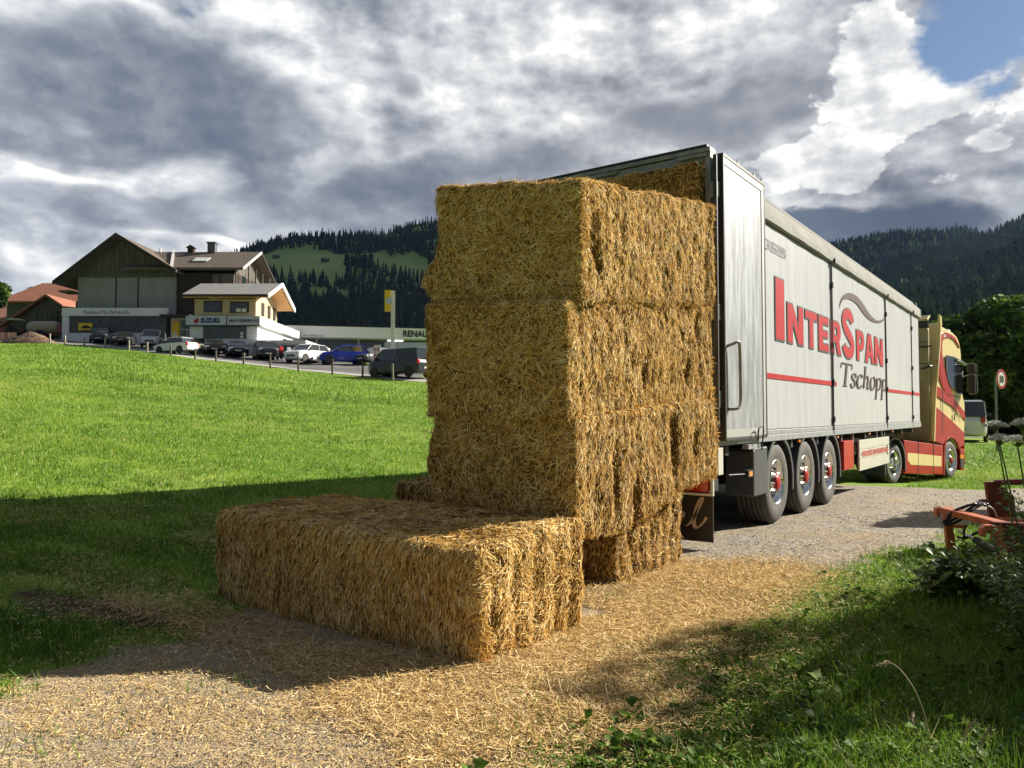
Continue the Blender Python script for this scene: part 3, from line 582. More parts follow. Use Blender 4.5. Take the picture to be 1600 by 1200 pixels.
# body: floor, front wall, left wall, roof as one shell; open at the rear
b = MB(); b.box(.0, LT, .03, TW-.03, ZB-.02, ZB+.12); b.box(LT-.08, LT, .03, TW-.03, ZB+.12, ZT-.03); b.box(.10, LT-.08, TW-.08, TW-.03, ZB+.12, ZT-.1)
b.build('body', M_FRAMEG, tr)
b = MB(); b.box(.10, LT-.08, .10, TW-.08, ZT-.07, ZT-.03); b.build('roof', M_TARP, tr)
# right side: three long panels and a short one, with seams
X0 = 1.38; xs_ = [X0, side(1299, 500)[0], side(1383, 500)[0], side(1423, 500)[0], LT-.03]
for i in range(4):
    MB().box(xs_[i]+.012, xs_[i+1]-.012, .005, .05, ZB+.10, ZT-.42).build('side_panel', M_WPANEL, tr, bevel=.006)
MB().box(.03, X0-.02, .008, .06, ZB+.10, ZT-.10).build('side_panel', M_WPANEL, tr)
b = MB(); b.box(.0, LT, -.012, .045, ZB-.045, ZB+.03).box(.0, LT, -.006, .045, ZB+.034, ZB+.092); b.build('bottom_rail', M_ALU, tr, bevel=.004)
MB().box(X0, LT, .0, .06, ZT-.415, ZT-.36).build('upper_rail', M_BLACK, tr)
for i, x in enumerate(xs_[1:4]):
    m = MB()
    for dx in ((-.035, .035) if i == 0 else (-.02, .02) if i == 1 else (0,)): m.box(x+dx-.007, x+dx+.007, -.016, .002, ZB-.03, ZT-.40)
    for f in (.06, .28, .50, .86): m.box(x-.028, x+.028, -.036, -.018, ZB+f*2.6, ZB+f*2.6+.09)
    m.split('locking_bar', M_BLACK, tr, bevel=.003)
# rolled roof cover hanging over the side: sloping top, valance
n = 46; V = []; Q = []
for i in range(n+1):
    x = X0-.05+(LT+.07-X0+.05)*i/n; w = .006*math.sin(i*1.7)+.004*math.sin(i*.61)
    for (y, z) in ((.55, ZT+.02), (.14, ZT-.01), (-.040, ZT-.205), (-.046+w*.3, ZT-.215), (-.052+w, ZT-.33), (-.050+w, ZT-.405), (-.02, ZT-.425), (.02, ZT-.41)): V.append((x, y, z))
for i in range(n):
    for j in range(7): k = i*8+j; Q.append((k, k+1, k+9, k+8))
rc_ = npmesh('roof_cover', V, np.array(Q), mat('shaded_tarpaulin', (.105, .105, .095), rough=.75, var=.12, scale=1.5, spec=.2), tr, flat=True); rc_.data.materials.append(M_TARP); rc_.data.polygons.foreach_set('material_index', [0 if j < 2 else 1 for i in range(n) for j in range(7)])  # one tarpaulin; the top and slope have shade put into their darker colour
MB().prism([(.55, ZT+.02), (.14, ZT-.01), (-.035, ZT-.20), (-.06, ZT-.24), (-.045, ZT-.405), (.1, ZT-.41)], LT+.018, LT+.03, 'x').build('cover_end', M_TARP, tr)
m = MB()
for x in (xs_[1], xs_[2], xs_[3]): m.box(x-.012, x+.012, -.075, -.05, ZT-.44, ZT-.36)
m.split('cover_buckle', M_BLACK, tr)
# rear portal frame
m = MB(); m.box(-.03, .10, .02, .085, ZB+.0, ZT-.02); m.box(-.03, .10, TW-.10, TW-.02, ZB, ZT-.02); m.split('rear_post', M_FRAMEG, tr, bevel=.01)
m = MB(); m.box(-.04, .12, .02, TW-.02, ZT-.02, ZT+.03); m.box(-.02, .10, .10, TW-.10, ZT-.12, ZT-.025); m.box(-.055, -.042, .05, .40, ZT-.07, ZT-.03); m.box(-.055, -.042, 1.1, 1.5, ZT-.07, ZT-.03); m.build('rear_header', M_FRAMEG, tr, bevel=.012)
m = MB(); m.box(-.045, .13, .05, TW-.05, ZT+.033, ZT+.055); m.build('header_seal', M_BLACK, tr)
MB().box(-.03, .12, .02, TW-.02, ZB-.14, ZB-.03).build('rear_sill', M_FRAMEG, tr, bevel=.01)
# right door folded right round against the side
d = MB(); dy0, dy1 = -.085, -.022; d.box(.04, 1.36, dy0, dy1, ZB+.03, ZT-.07)
door = d.build('door', M_ALU, tr, bevel=.006)
m = MB(); e = .004
m.box(.03, 1.375, dy0-.012, dy1+.006, ZT-.075, ZT-.045); m.box(1.345, 1.375, dy0-.012, dy1+.006, ZB+.02, ZT-.078); m.box(.025, .052, dy0-.012, dy1+.006, ZB+.02, ZT-.078); m.box(.055, 1.342, dy0-.012, dy1+.006, ZB+.01, ZB+.035)
m.build('door_edging', M_BLACK, door)
m = MB(); m.box(.06, 1.34, dy0-.008, dy0-.001, ZT-.155, ZT-.085).box(1.26, 1.34, dy0-.008, dy0-.001, ZB+.05, ZT-.16).box(.06, 1.255, dy0-.007, dy0-.001, ZB+.045, ZB+.125); m.build('door_trim', mat('bright_aluminium', (.50, .50, .48), rough=.42, metal=.4, var=.08), door)
hx0, hz0 = side(1124, 530); 
m = MB(); m.tube(smoothp([(.14, dy0, 2.10), (.14, dy0-.06, 2.12), (.20, dy0-.09, 2.14), (.24, dy0-.09, 2.06), (.25, dy0-.09, 1.75), (.25, dy0-.09, 1.55), (.22, dy0-.09, 1.47), (.16, dy0-.06, 1.44), (.14, dy0, 1.44)], 4), .017, 8)
m.build('door_handle', M_FRAMEG, door, smooth=True)
m = MB()
for z in (ZB+.35, 2.35, ZT-.52): m.box(-.05, .05, -.06, .03, z, z+.17)
m.split('hinge', M_FRAMEG, tr, bevel=.008)
m = MB(); m.box(-.07, -.045, -.06, -.02, 1.25, ZT-.08); m.build('locking_rod', M_STEEL, tr)
for x in (.52, 1.05, 1.32): MB().box(x, x+.06, dy0+.01, dy1, ZT-.044, ZT-.005).tube([(x+.02, dy0+.03, ZT-.02), (x+.06, dy0+.02, ZT+.03)], .01, 6).build('door_stop', M_BLACK, door)
# left door the same way on the far side
MB().box(.04, 1.36, TW+.07, TW+.13, ZB+.03, ZT-.07).build('door', M_ALU, tr, bevel=.006)
# chassis
m = MB(); m.box(.1, LT-.6, .70, .82, .78, ZB-.05).box(.1, LT-.6, 1.73, 1.85, .78, ZB-.05)
for x in (.4, 1.5, 2.8, 4.1, 5.6, 7.4, 9.2, 11.2, 12.6): m.box(x, x+.1, .05, TW-.05, ZB-.16, ZB-.06)
m.build('chassis', M_STEEL, tr)
m = MB(); m.box(.25, 1.5, .35, .5, .70, .95).box(.15, .5, .5, 2.0, .62, .75); m.split('crossmember', M_STEEL, tr)
# wheels
def tyre_prof(r, w, rim):
    p = [(w*.98, rim*1.0), (w*1.0, rim+.03), (w*1.02, rim+.10), (w*1.0, r-.06), (w*.94, r-.02), (w*.86, r)]
    for k in range(5): a = .86-.72*(k+.5)/5; p += [(w*(a+.05), r), (w*(a+.045), r-.014), (w*(a-.015), r-.014), (w*(a-.02), r)]
    p += [(w*.12, r), (w*.05, r-.02), (0, r-.06), (w*-.01, rim+.1), (0, rim+.02), (w*.02, rim)]
    return p
def wheel(parent, x, y, z, r=.52, w=.38, rim=.285, red=True, deep=.07, n=40, name='wheel', side_=-1):
    """outer face at y, tyre going inwards; one mesh for the tyre, children rim and hub"""
    dirn = (0, -side_, 0)
    t = MB().lathe((0, 0, 0), (0, side_, 0), [(a-w, b_) for a, b_ in tyre_prof(r, w, rim)], n)
    wh = t.build(name, M_RUBBER, parent, smooth=False, loc=(x, y, z))
    for p in wh.data.polygons: p.use_smooth = True
    q = MB().lathe((0, 0, 0), (0, side_, 0), [(-.005, rim+.004), (.004, rim-.006), (-.01, rim-.022), (-.05, rim-.035), (-deep*1.3, rim-.05), (-deep*1.5, rim-.075), (-deep*.9, rim-.10), (-deep*.75, rim*.42), (-deep*.3, rim*.40), (-deep*.2, .01)], n)
    rm = q.build('rim', M_CHROME, wh, smooth=True)
    nn = MB()
    for k in range(10):
        a = k*math.pi/5; rr = rim*.50
        nn.cyl((math.cos(a)*rr, side_*-.07, math.sin(a)*rr), (math.cos(a)*rr, side_*.012, math.sin(a)*rr), .017, .014, 7)
    nn.split('wheel_nut', M_CHROME, wh, smooth=False)
    if red: MB().lathe((0, 0, 0), (0, side_, 0), [(-.06, rim*.38), (.005, rim*.36), (.02, rim*.28), (.03, .03), (.03, .001)], 20).build('hub', M_RED, wh, smooth=True)
    hh = MB()
    for k in range(10):
        a = (k+.5)*math.pi/5; rr = rim*.66; hh.cyl((math.cos(a)*rr, side_*-.075, math.sin(a)*rr), (math.cos(a)*rr, side_*(-deep*.82+.012), math.sin(a)*rr), .022, n=10)
    hh.split('rim_hole', M_BLACK, wh)
    return wh
def mudguard(parent, x, y0, y1, z, r, a0, a1, name='mudguard', m_=None, zc=None, drop=0, w=.05):
    V = []; F = []; n = 22; pts = []
    for i in range(n+1):
        a = R(a0+(a1-a0)*i/n); pts.append((x+math.cos(a)*r, z+math.sin(a)*r))
    if drop: pts = [(pts[0][0], pts[0][1]-drop)]+pts+[(pts[-1][0], pts[-1][1]-drop)]
    c = (x, z)
    def inn(p, d): l = math.hypot(p[0]-c[0], p[1]-c[1]); return (p[0]-(p[0]-c[0])/l*d, p[1]-(p[1]-c[1])/l*d)
    mb = MB(); k = 0; 
    for p in pts:
        q = inn(p, .02); qq = inn(p, w)
        mb.v += [(p[0], y0, p[1]), (p[0], y1, p[1]), (q[0], y1, q[1]), (q[0], y0+.02, q[1]), (qq[0], y0+.02, qq[1]), (qq[0], y0, qq[1])]
    for i in range(len(pts)-1):
        for j in range(6): mb.f.append((i*6+j, i*6+(j+1) % 6, (i+1)*6+(j+1) % 6, (i+1)*6+j))
    return mb.build(name, m_ or M_GREYPL, parent, smooth=False)
WX = [2.16, 3.46, 4.75]
for i, x in enumerate(WX):
    z = float(gz(*(TO+TS*x)))+.515
    wheel(tr, x, .04, z, r=.515, w=.40, rim=.285)
    wheel(tr, x, TW-.04, z, r=.515, w=.40, rim=.285, side_=1, red=False)
    mudguard(tr, x, .0, .42, z+.01, .585, -14, 194)
    MB().box(x-.06, x+.06, .4, TW-.4, z-.06, z+.06).build('axle', M_STEEL, tr)
    mudguard(tr, x, TW-.42, TW, z+.01, .585, 20, 160)
# box behind the last axle, with two openings, lashing and a small sticker strip
bx = MB(); x0, x1 = 1.10, 1.60; bx.prism([(x0, .44), (x1, .44), (x1, 1.0), (x0+.06, 1.0), (x0, .96)], -.02, .32).build('equipment_box', M_GREYPL, tr, bevel=.015)
box = tr.children[-1]
m = MB()
for xx in (x0+.08, x0+.31): m.box(xx, xx+.12, -.026, -.018, .76, .95)
m.split('opening', M_BLACK, box)
m = MB()
for xx in (x0+.10, x0+.33): m.box(xx, xx+.03, -.034, -.024, .74, .76).tube([(xx-.02, -.03, .79), (xx+.03, -.03, .745), (xx+.06, -.03, .80)], .006, 5)
m.split('catch', mat('zinc', (.6, .6, .58), rough=.4, metal=.6), box)
text_mesh('maker_lettering', 'PROMOSAC', mat('lettering_grey', (.55, .56, .53), rough=.6), box, .062, frame((x0+.14, -.026, .655), (1, 0, 0), (0, 0, 1)), .002, .0015, .72)
m = MB(); m.box(x0+.095, x0+.125, -.026, -.021, .60, .70); m.build('maker_mark', bpy.data.materials['lettering_grey'], box)
# rear lamp cluster, bumper bar, mud flap
m = MB(); m.box(-.10, -.06, .0, .92, .815, .84).box(-.10, -.06, .0, .92, .55, .575).box(-.10, -.06, .0, .028, .578, .812).box(-.10, -.06, .88, .92, .578, .812); rl = m.build('lamp_frame', M_WBOARD, tr, bevel=.004)
MB().box(-.085, -.03, .05, .50, .585, .795).build('rear_lamp', M_LAMPR, tr, bevel=.01)
MB().box(-.092, -.088, .10, .40, .715, .79).build('indicator', M_LAMPO, tr)
MB().box(-.06, .05, .0, TW, .60, .72).build('bumper', M_STEEL, tr)
MB().box(-.10, -.06, TW-.9, TW, .56, .82).build('lamp_frame', M_STEEL, tr)
flap = MB().box(-.055, -.035, .02, .95, .075, .55).build('mud_flap', mat('flap_rubber', (.020, .016, .013), rough=.45, var=.2), tr)
# script writing on the flap, only its last letters show
def scr(name, paths, w, m_, parent, M4): return shape_mesh(name, [nib(smoothp(p, 6), w, R(30), .30) for p in paths], m_, parent, M4, .0015)
MF = frame((-.0585, .60, .16), (0, -1, 0), (0, 0, 1)) @ Matrix.Diagonal((1.3, 1.3, 1, 1))
goldm = mat('lettering_tan', (.55, .42, .30), rough=.5)
scr('flap_lettering', [[(.20, .145), (.155, .17), (.11, .13), (.105, .06), (.14, .045), (.18, .09), (.205, .15), (.185, .06), (.215, .045), (.27, .09), (.33, .20), (.36, .265), (.345, .27), (.31, .19), (.29, .07), (.32, .045), (.37, .09), (.395, .13)],
                     [(-.12, .05), (-.08, .16), (-.07, .05), (-.02, .15), (-.01, .05), (.04, .09), (.10, .05)]], .034, goldm, flap, MF)
# little white tab and cable under the door
MB().box(-.02, .12, -.03, .0, ZB-.34, ZB-.06).build('number_tab', M_WBOARD, tr, bevel=.004)
m = MB(); m.tube(smoothp([(.90, -.14, ZB-.02), (.88, -.15, ZB+.10), (.96, -.15, ZB+.14), (1.06, -.15, ZB+.12), (1.08, -.12, ZB-.12)], 5), .009, 6); m.build('door_retainer', M_BLACK, tr)
MB().box(.70, 1.10, -.10, -.03, ZB-.10, ZB-.05).build('retainer_bracket', M_ALU, tr)
MB().tube([(.30, -.02, .74), (.62, -.10, .735)], .008, 6).box(.62, .78, -.12, -.07, .70, .775).build('marker_bracket', M_STEEL, tr)
MB().box(.64, .74, -.126, -.121, .71, .76).build('side_marker', M_LAMPO, tr)
for x in (3.05, 5.2, 7.6, 9.9): MB().box(x, x+.07, .01, .04, ZB-.10, ZB-.065).build('side_marker', M_LAMPO, tr)
# fork of parts behind wheels: red side locker, white side guard with red lettering
x0 = side(1326, 700)[0]; x1 = side(1339, 700)[0]
MB().box(5.55, 6.25, .0, .5, .47, .94).build('red_locker', M_RED, tr, bevel=.01)
gx0, gx1 = side(1340, 700)[0], side(1387, 700)[0]
zt = 1.4-.0; zl = 1.07; gd = MB()
gd.box(gx0, gx1, -.03, .0, .765, .93); gd.box(gx0, gx1, -.03, .0, .60, .76); gd.box(gx0, gx1, -.03, .0, .40, .595)
guard = gd.build('side_guard', M_WBOARD, tr, bevel=.006)
MB().box(gx1-.26, gx1-.16, -.034, -.029, .58, .76).build('guard_slot', M_BLACK, guard)
text_mesh('guard_lettering', '\u2022 PEESCH\u00d6LZI 07 LIGNOBOHL', mat('lettering_faded_red', (.60, .12, .08), rough=.6), guard, .135, frame((gx0+.10, -.035, .638), (1, 0, 0), (0, 0, 1)), .002, .003, 1.32)
m = MB()
for x in (6.55, 8.6, 9.1): m.cyl((x, .08, .5), (x, .08, ZB-.05), .022, n=8)
m.split('guard_bracket', mat('galvanised', (.5, .5, .48), rough=.5, metal=.5), tr)
m = MB(); m.cyl((9.6, .5, .45), (9.6, .5, ZB-.05), .06, n=8).cyl((9.6, 2.0, .45), (9.6, 2.0, ZB-.05), .06, n=8).box(9.45, 9.75, .4, .6, .28, .33); m.split('landing_leg', M_STEEL, tr)
m = MB(); m.cyl((7.0, .6, .7), (8.3, .6, .7), .22, n=16); m.build('air_tank', M_STEEL, tr)
# ---- lettering on the side
MS = frame((0, -.001, 0), (1, 0, 0), (0, 0, 1))
def LS(y): return frame((0, y, 0), (1, 0, 0), (0, 0, 1))
t_ = .30
GLY = {'I': [[(0, 0), (1, 0), (1, 1), (0, 1)]],
 'N': [[(0, 0), (.30, 0), (.30, .58), (.68, 0), (1, 0), (1, 1), (.70, 1), (.70, .44), (.32, 1), (0, 1)]],
 'T': [[(.34, 0), (.66, 0), (.66, .80), (1, .80), (1, 1), (0, 1), (0, .80), (.34, .80)]],
 'E': [[(0, 0), (1, 0), (1, .20), (.40, .20), (.40, .41), (.92, .41), (.92, .59), (.40, .59), (.40, .80), (1, .80), (1, 1), (0, 1)]],
 'R': [[(0, 0), (.34, 0), (.34, .38), (.50, .38), (.66, 0), (1, 0), (.80, .43), (.93, .55), (.97, .72), (.92, .88), (.80, .97), (.62, 1), (0, 1)], [(.34, .56), (.55, .56), (.63, .62), (.64, .72), (.60, .80), (.52, .82), (.34, .82)]],
 'P': [[(0, 0), (.34, 0), (.34, .36), (.62, .36), (.82, .42), (.95, .56), (.97, .70), (.92, .87), (.80, .97), (.62, 1), (0, 1)], [(.34, .54), (.54, .54), (.63, .61), (.64, .71), (.60, .80), (.52, .82), (.34, .82)]],
 'A': [[(0, 0), (.30, 0), (.36, .22), (.64, .22), (.70, 0), (1, 0), (.68, 1), (.32, 1)], [(.40, .40), (.60, .40), (.50, .76)]]}
def arc(cx, cy, rx, ry, a0, a1, n): return [(cx+rx*math.cos(R(a0+(a1-a0)*i/n)), cy+ry*math.sin(R(a0+(a1-a0)*i/n))) for i in range(n+1)]
# S drawn as a thick stroke: upper bowl, spine, lower bowl
sp_ = arc(.50, .735, .335, .165, 10, 200, 12)+smoothp([(.23, .62), (.50, .50), (.77, .38)], 4)[1:-1]+arc(.50, .265, .335, .165, 20, -170, 12)
def thick(path, w, asp):
    Lf = []; Rt = []
    for i in range(len(path)):
        a = path[max(i-1, 0)]; b_ = path[min(i+1, len(path)-1)]; dx, dy = (b_[0]-a[0])*asp, b_[1]-a[1]; l = math.hypot(dx, dy); nx, ny = -dy/l/asp, dx/l
        Lf.append((path[i][0]+nx*w, path[i][1]+ny*w)); Rt.append((path[i][0]-nx*w, path[i][1]-ny*w))
    return Lf+Rt[::-1]
GLY['S'] = [thick(sp_, .100, .72)]
zz = lambda px, py: py
def letter(ch, pa, pb, z0, z1):
    xa = side(pa, 560)[0]; xb = side(pb, 560)[0]
    polys = [[(xa+(xb-xa)*u, z0+(z1-z0)*v) for u, v in p] for p in GLY[ch]]
    shape_mesh('lettering_outline', polys, M_LBLACK, tr, LS(-.003), .0015, .022)
    shape_mesh('lettering', polys, M_LRED, tr, LS(-.006), .0015, -.002)
zlo, zcap, zbig = 2.325, 2.835, 3.10
for ch, a, b_, z0, z1 in [('I', 1212.3, 1225.6, zlo, zbig), ('N', 1230.8, 1255, zlo, zcap), ('T', 1258.6, 1276.6, zlo, zcap), ('E', 1279.2, 1294.6, zlo, zcap), ('R', 1298, 1314, zlo, zcap),
                          ('S', 1315.8, 1335.2, zlo-.02, zbig+.03), ('P', 1338.4, 1350.6, zlo, zcap), ('A', 1351.6, 1365.4, zlo, zcap), ('N', 1366.6, 1379.4, zlo, zcap)]: letter(ch, a, b_, z0, z1)
# swoosh: upper and lower edge read off the side
up_ = [(1311.2, 482), (1313, 471), (1317.5, 461.5), (1325, 457.6), (1333, 459.5), (1340, 464.5), (1347, 473), (1354, 484), (1360, 492.5), (1367, 499), (1374, 500.8), (1382, 496.6)]
lo_ = [(1381.5, 500), (1377, 503.8), (1371, 504.7), (1363, 502.5), (1355, 497), (1347, 487.5), (1339, 476), (1331, 469.5), (1323, 467), (1316, 470), (1312.6, 477)]
shape_mesh('swoosh', [[side(*p) for p in smoothp(up_, 4)]+[side(*p) for p in smoothp(lo_, 4)]], M_BROWN, tr, LS(-.0045), .0015)
# red stripes
xa, xb = side(1195, 587)[0], side(1307.5, 601)[0]; xc, xd = side(1385, 611)[0], LT-.05
shape_mesh('stripe', [[(X0+.02, 1.82), (xb-.02, 1.82), (xb, 1.885), (X0+.02, 1.885)]], M_LRED, tr, LS(-.003), .0015)
shape_mesh('stripe', [[(xc, 1.82), (xd, 1.82), (xd, 1.885), (xc, 1.885)]], M_LRED, tr, LS(-.003), .0015)
# 'Tschopp' in a slanted serif hand, thick and thin strokes of a broad nib
def word(parent):
    sl_ = .17; S = []
    def st(pts, w=.13, thin=.28, sm=True): S.append(nib(smoothp(pts, 6) if sm else pts, w, R(12), thin))
    # unit: x-height 1, ascender 1.75, descender -.8 ; advance in x
    x = 0
    st([(x+.62, 1.62), (x+.62, .03)], .19, .5, False); st([(x+.02, 1.62), (x+1.22, 1.62)], .10, 1., False); st([(x+.05, 1.66), (x+.02, 1.28)], .07, 1, False); st([(x+1.19, 1.66), (x+1.22, 1.28)], .07, 1, False); st([(x+.38, .03), (x+.86, .03)], .06, 1, False); x += 1.22
    st([(x+.55, .74), (x+.48, .97), (x+.28, 1.02), (x+.10, .86), (x+.16, .66), (x+.42, .46), (x+.52, .24), (x+.38, .02), (x+.14, .02), (x+.02, .28)], .17, .4); x += .70
    st([(x+.62, .80), (x+.52, 1.0), (x+.30, 1.0), (x+.10, .74), (x+.08, .36), (x+.22, .04), (x+.44, .02), (x+.66, .24)], .19, .3); x += .78
    st([(x+.14, 1.72), (x+.14, .02)], .17, .5, False); st([(x-.02, 1.70), (x+.16, 1.74)], .06, 1, False); st([(x+.14, .62), (x+.34, .96), (x+.52, .98), (x+.60, .80), (x+.60, .12), (x+.70, .0), (x+.80, .10)], .17, .35); x += .90
    st([(x+.36, 1.02), (x+.12, .84), (x+.08, .42), (x+.24, .02), (x+.44, .0), (x+.66, .30), (x+.66, .76), (x+.50, 1.0), (x+.36, 1.02)], .19, .3); x += .84
    for k in range(2):
        st([(x+.0, .86), (x+.16, 1.0), (x+.16, .9), (x+.16, -.72)], .17, .5, False); st([(x-.04, -.72), (x+.36, -.72)], .06, 1, False)
        st([(x+.16, .72), (x+.34, .98), (x+.54, 1.0), (x+.68, .76), (x+.66, .34), (x+.48, .04), (x+.30, .0), (x+.16, .16)], .18, .3); x += .86
    return [[(a+b_*sl_, b_) for a, b_ in p] for p in S], x
S, wtot = word(None); xA, xB = side(1310.5, 590)[0], side(1385.2, 605)[0]; zA = 1.83; sc_ = (2.215-zA)/1.66; kx = (xB-xA)/wtot
m4 = LS(-.0075)
for i, p in enumerate(S): shape_mesh('script_lettering', [[(xA+a*kx, zA+b_*sc_) for a, b_ in p]], M_BROWN, tr, LS(-.0055-.0004*(i % 4)), .0012)
# join the strokes of the word into one mesh
ws_ = [o for o in tr.children if o.name.startswith('script_lettering')]
bm = bmesh.new()
for o in ws_: bm.from_mesh(o.data)
me = bpy.data.meshes.new('script_lettering'); bm.to_mesh(me); bm.free(); me.materials.append(M_BROWN)
for o in ws_: bpy.data.objects.remove(o, do_unlink=True)
link(bpy.data.objects.new('script_lettering', me), tr)
# dot-matrix lettering, its start hidden by the folded door
xt = side(1188.5, 372)[0]; xe = side(1228.5, 398)[0]
text_mesh('small_lettering', 'L SCHUBBODEN', mat('lettering_dim', (.20, .20, .22), rough=.6), tr, .20, frame((xt, -.004, 3.40), (1, 0, 0), (0, 0, 1)), .0012, -.001, (xe-xt)/(12*.20*.62))
# bales carried inside, the upper one sticking out of the back
inb = lambda x, y, z0, z1, lab, n, s: make_bale('straw_bale', corners(TO+TS*x+TL*y, TS*2.4, TL*1.16, z0, z1), lab, 'straw bales still inside the trailer', n, seed=s, res=.035, flake=.014)
inb(-.20, .10, 3.22, 4.00, 'uppermost bale just inside the open trailer, touching the roof beam', 26000, 51)
inb(-.02, 1.30, 3.22, 3.98, 'upper bale inside the trailer on the far side', 7000, 52)
for i, z in enumerate((1.24, 2.23)):
    inb(.12, .12, z, z+.97, ['lowest bale inside the trailer on the near side', 'second bale up inside the trailer on the near side'][i], 6000, 60+i)
    inb(.12, 1.30, z, z+.97, ['lowest bale inside the trailer on the far side', 'second bale up inside the trailer on the far side'][i], 3000, 64+i)
# ---------------------------------------------------------------- tractor unit, turned slightly to the right of the trailer
DA = np.array([.75, .6614]); TP = np.array([9.14, 18.40]); TPz = -.32
tt = empty('truck_tractor', (TP[0], TP[1], TPz), math.atan2(DA[1], DA[0]), 'red and cream truck cab with sweeping stripes, coupled to the white trailer', 'truck'); tt.rotation_euler = (0, R(1.0), math.atan2(DA[1], DA[0]))
def tside(px, py, y=0.):
    nrm = np.array([DA[1], -DA[0]]); o = TP-nrm*y; r = ray(px, py); k = (o@nrm)/(r[:2]@nrm); p = r[:2]*k; x = float((p-o)@DA); return x, float(CAMH+r[2]*k)-TPz+x*math.sin(R(1.0))
Z7 = lambda x, y: tside(1380+x/3.75, 460+y/3.75)
ZC = lambda x, y: tside(1425+x/8.571, 480+y/8.571)
outline = [ZC(368, 190), ZC(375, 215), ZC(405, 258), ZC(450, 285), ZC(500, 312), ZC(545, 340), ZC(582, 372), ZC(610, 412), ZC(632, 465), ZC(645, 530), ZC(655, 600), ZC(662, 700), Z7(463, 480), Z7(466, 560), Z7(470, 600), Z7(480, 640), Z7(482, 730), Z7(478, 820), Z7(474, 880)]
# wheel arch and lower rear edge
outline += [Z7(440, 905), Z7(430, 870), Z7(410, 846), Z7(385, 838), Z7(366, 850), Z7(352, 880), Z7(300, 858), Z7(303, 700), Z7(308, 560), Z7(318, 330), Z7(322, 190)]
CW = 2.46
m = MB(); m.prism(outline, .02, CW-.02, 'y')
body = m.build('cab', M_CREAM, tt, bevel=.035, seg=3)
xb0 = min(p[0] for p in outline); zmax = max(p[1] for p in outline)
# rear wall details: seams, fire box, grab bars
rx = xb0
m = MB()
for z in (3.05, 3.62): m.box(rx-.10, rx-.005, .10, 2.3, z, z+.018)
m.split('rear_panel_seam', M_STEEL, body)
# rear wall proper, a little behind the side wings
MB().box(rx-.09, rx+.03, .10, CW-.10, 1.02, zmax-.22).build('cab_rear_wall', mat('shaded_cream', (.40, .33, .16), rough=.6, var=.15, scale=2), body, bevel=.03)  # same cream as the cab, with the rear's shade painted into the colour
fb = MB().box(rx-.30, rx-.095, .38, .86, 1.75, 2.62).build('red_locker_box', M_RED, tt, bevel=.02)
MB().box(rx-.306, rx-.301, .52, .72, 2.05, 2.36).build('locker_window', M_BLACK, fb, bevel=.01)
MB().box(rx-.308, rx-.303, .50, .74, 2.46, 2.48).build('locker_strip', M_WBOARD, fb); MB().box(rx-.308, rx-.303, .55, .68, 1.84, 1.92).build('locker_label', M_WBOARD, fb)
m = MB(); m.tube([(rx-.02, .04, 3.52), (rx-.38, .42, 3.46)], .022, 6); m.tube([(rx-.02, .04, 2.98), (rx-.12, .05, 2.98), (rx-.30, .20, 2.90)], .03, 6); m.split('wing_stay', M_BLACK, tt)
# side wing (air deflector) edge and roof spoiler
m = MB(); e = [ZC(345, 90), ZC(368, 130), ZC(372, 230), ZC(360, 460), ZC(342, 700), ZC(326, 950), Z7(303, 560), Z7(300, 700), Z7(296, 860), Z7(290, 860), Z7(294, 700), Z7(300, 560), ZC(318, 950), ZC(332, 700), ZC(348, 460), ZC(352, 230), ZC(345, 130)]
m.prism(e, -.03, .03, 'y'); m.build('side_wing', M_CREAM, tt, bevel=.004)
m = MB(); m.prism([(rx-.18, zmax+.02), (rx+.03, zmax+.14), (rx+.05, zmax+.10), (rx-.10, zmax-.02)], .08, CW-.08, 'y'); m.build('roof_spoiler', M_CREAM, tt, bevel=.01)
m = MB(); m.box(rx-.02, rx+.03, .12, CW-.12, zmax-.2, zmax+.08); m.build('spoiler_bracket', M_STEEL, tt)
MB().prism([ZC(395, 262), ZC(395, 225), ZC(425, 215), ZC(432, 270)], .1, .2).prism([ZC(500, 318), ZC(515, 290), ZC(545, 300), ZC(550, 340)], .08, .22).build('roof_lamp', M_WBOARD, tt, bevel=.01)
# paint: red fields and bands laid 4 mm proud of the side
def patch(name, pts, m_, y=-.002): return MB().prism(pts, y-.004, .022+.0*y, 'y').build(name, m_, body)
patch('red_band', [ZC(374, 360), ZC(420, 335), ZC(470, 345), ZC(520, 370), ZC(570, 415), ZC(605, 480), ZC(628, 545), ZC(600, 500), ZC(560, 440), ZC(500, 400), ZC(440, 405), ZC(400, 440), ZC(388, 520), ZC(395, 640), ZC(420, 800), ZC(455, 930), ZC(480, 1040), ZC(540, 1165), ZC(575, 1200), ZC(470, 1200), ZC(420, 1090), ZC(380, 930), ZC(352, 780), ZC(345, 640), ZC(358, 480)], M_RED)
patch('fine_line', [ZC(338, 700), ZC(350, 820), ZC(378, 960), ZC(415, 1060), ZC(465, 1160), ZC(490, 1200), ZC(480, 1200), ZC(450, 1150), ZC(400, 1060), ZC(362, 960), ZC(338, 840), ZC(328, 720)], M_RED, -.0035)
patch('red_upper_stripe', [Z7(309, 535), Z7(400, 597), Z7(474, 690), Z7(480, 738), Z7(400, 655), Z7(308, 592)], M_RED)
low = [Z7(305, 660), Z7(345, 692), Z7(420, 760), Z7(474, 812), Z7(472, 880), Z7(440, 903), Z7(430, 868), Z7(410, 844), Z7(385, 836), Z7(366, 848), Z7(352, 878), Z7(300, 858)]
patch('red_lower_field', low, M_RED)
patch('small_red_emblem', [ZC(405, 370), ZC(432, 358), ZC(440, 395), ZC(412, 405)], M_WBOARD, -.004)
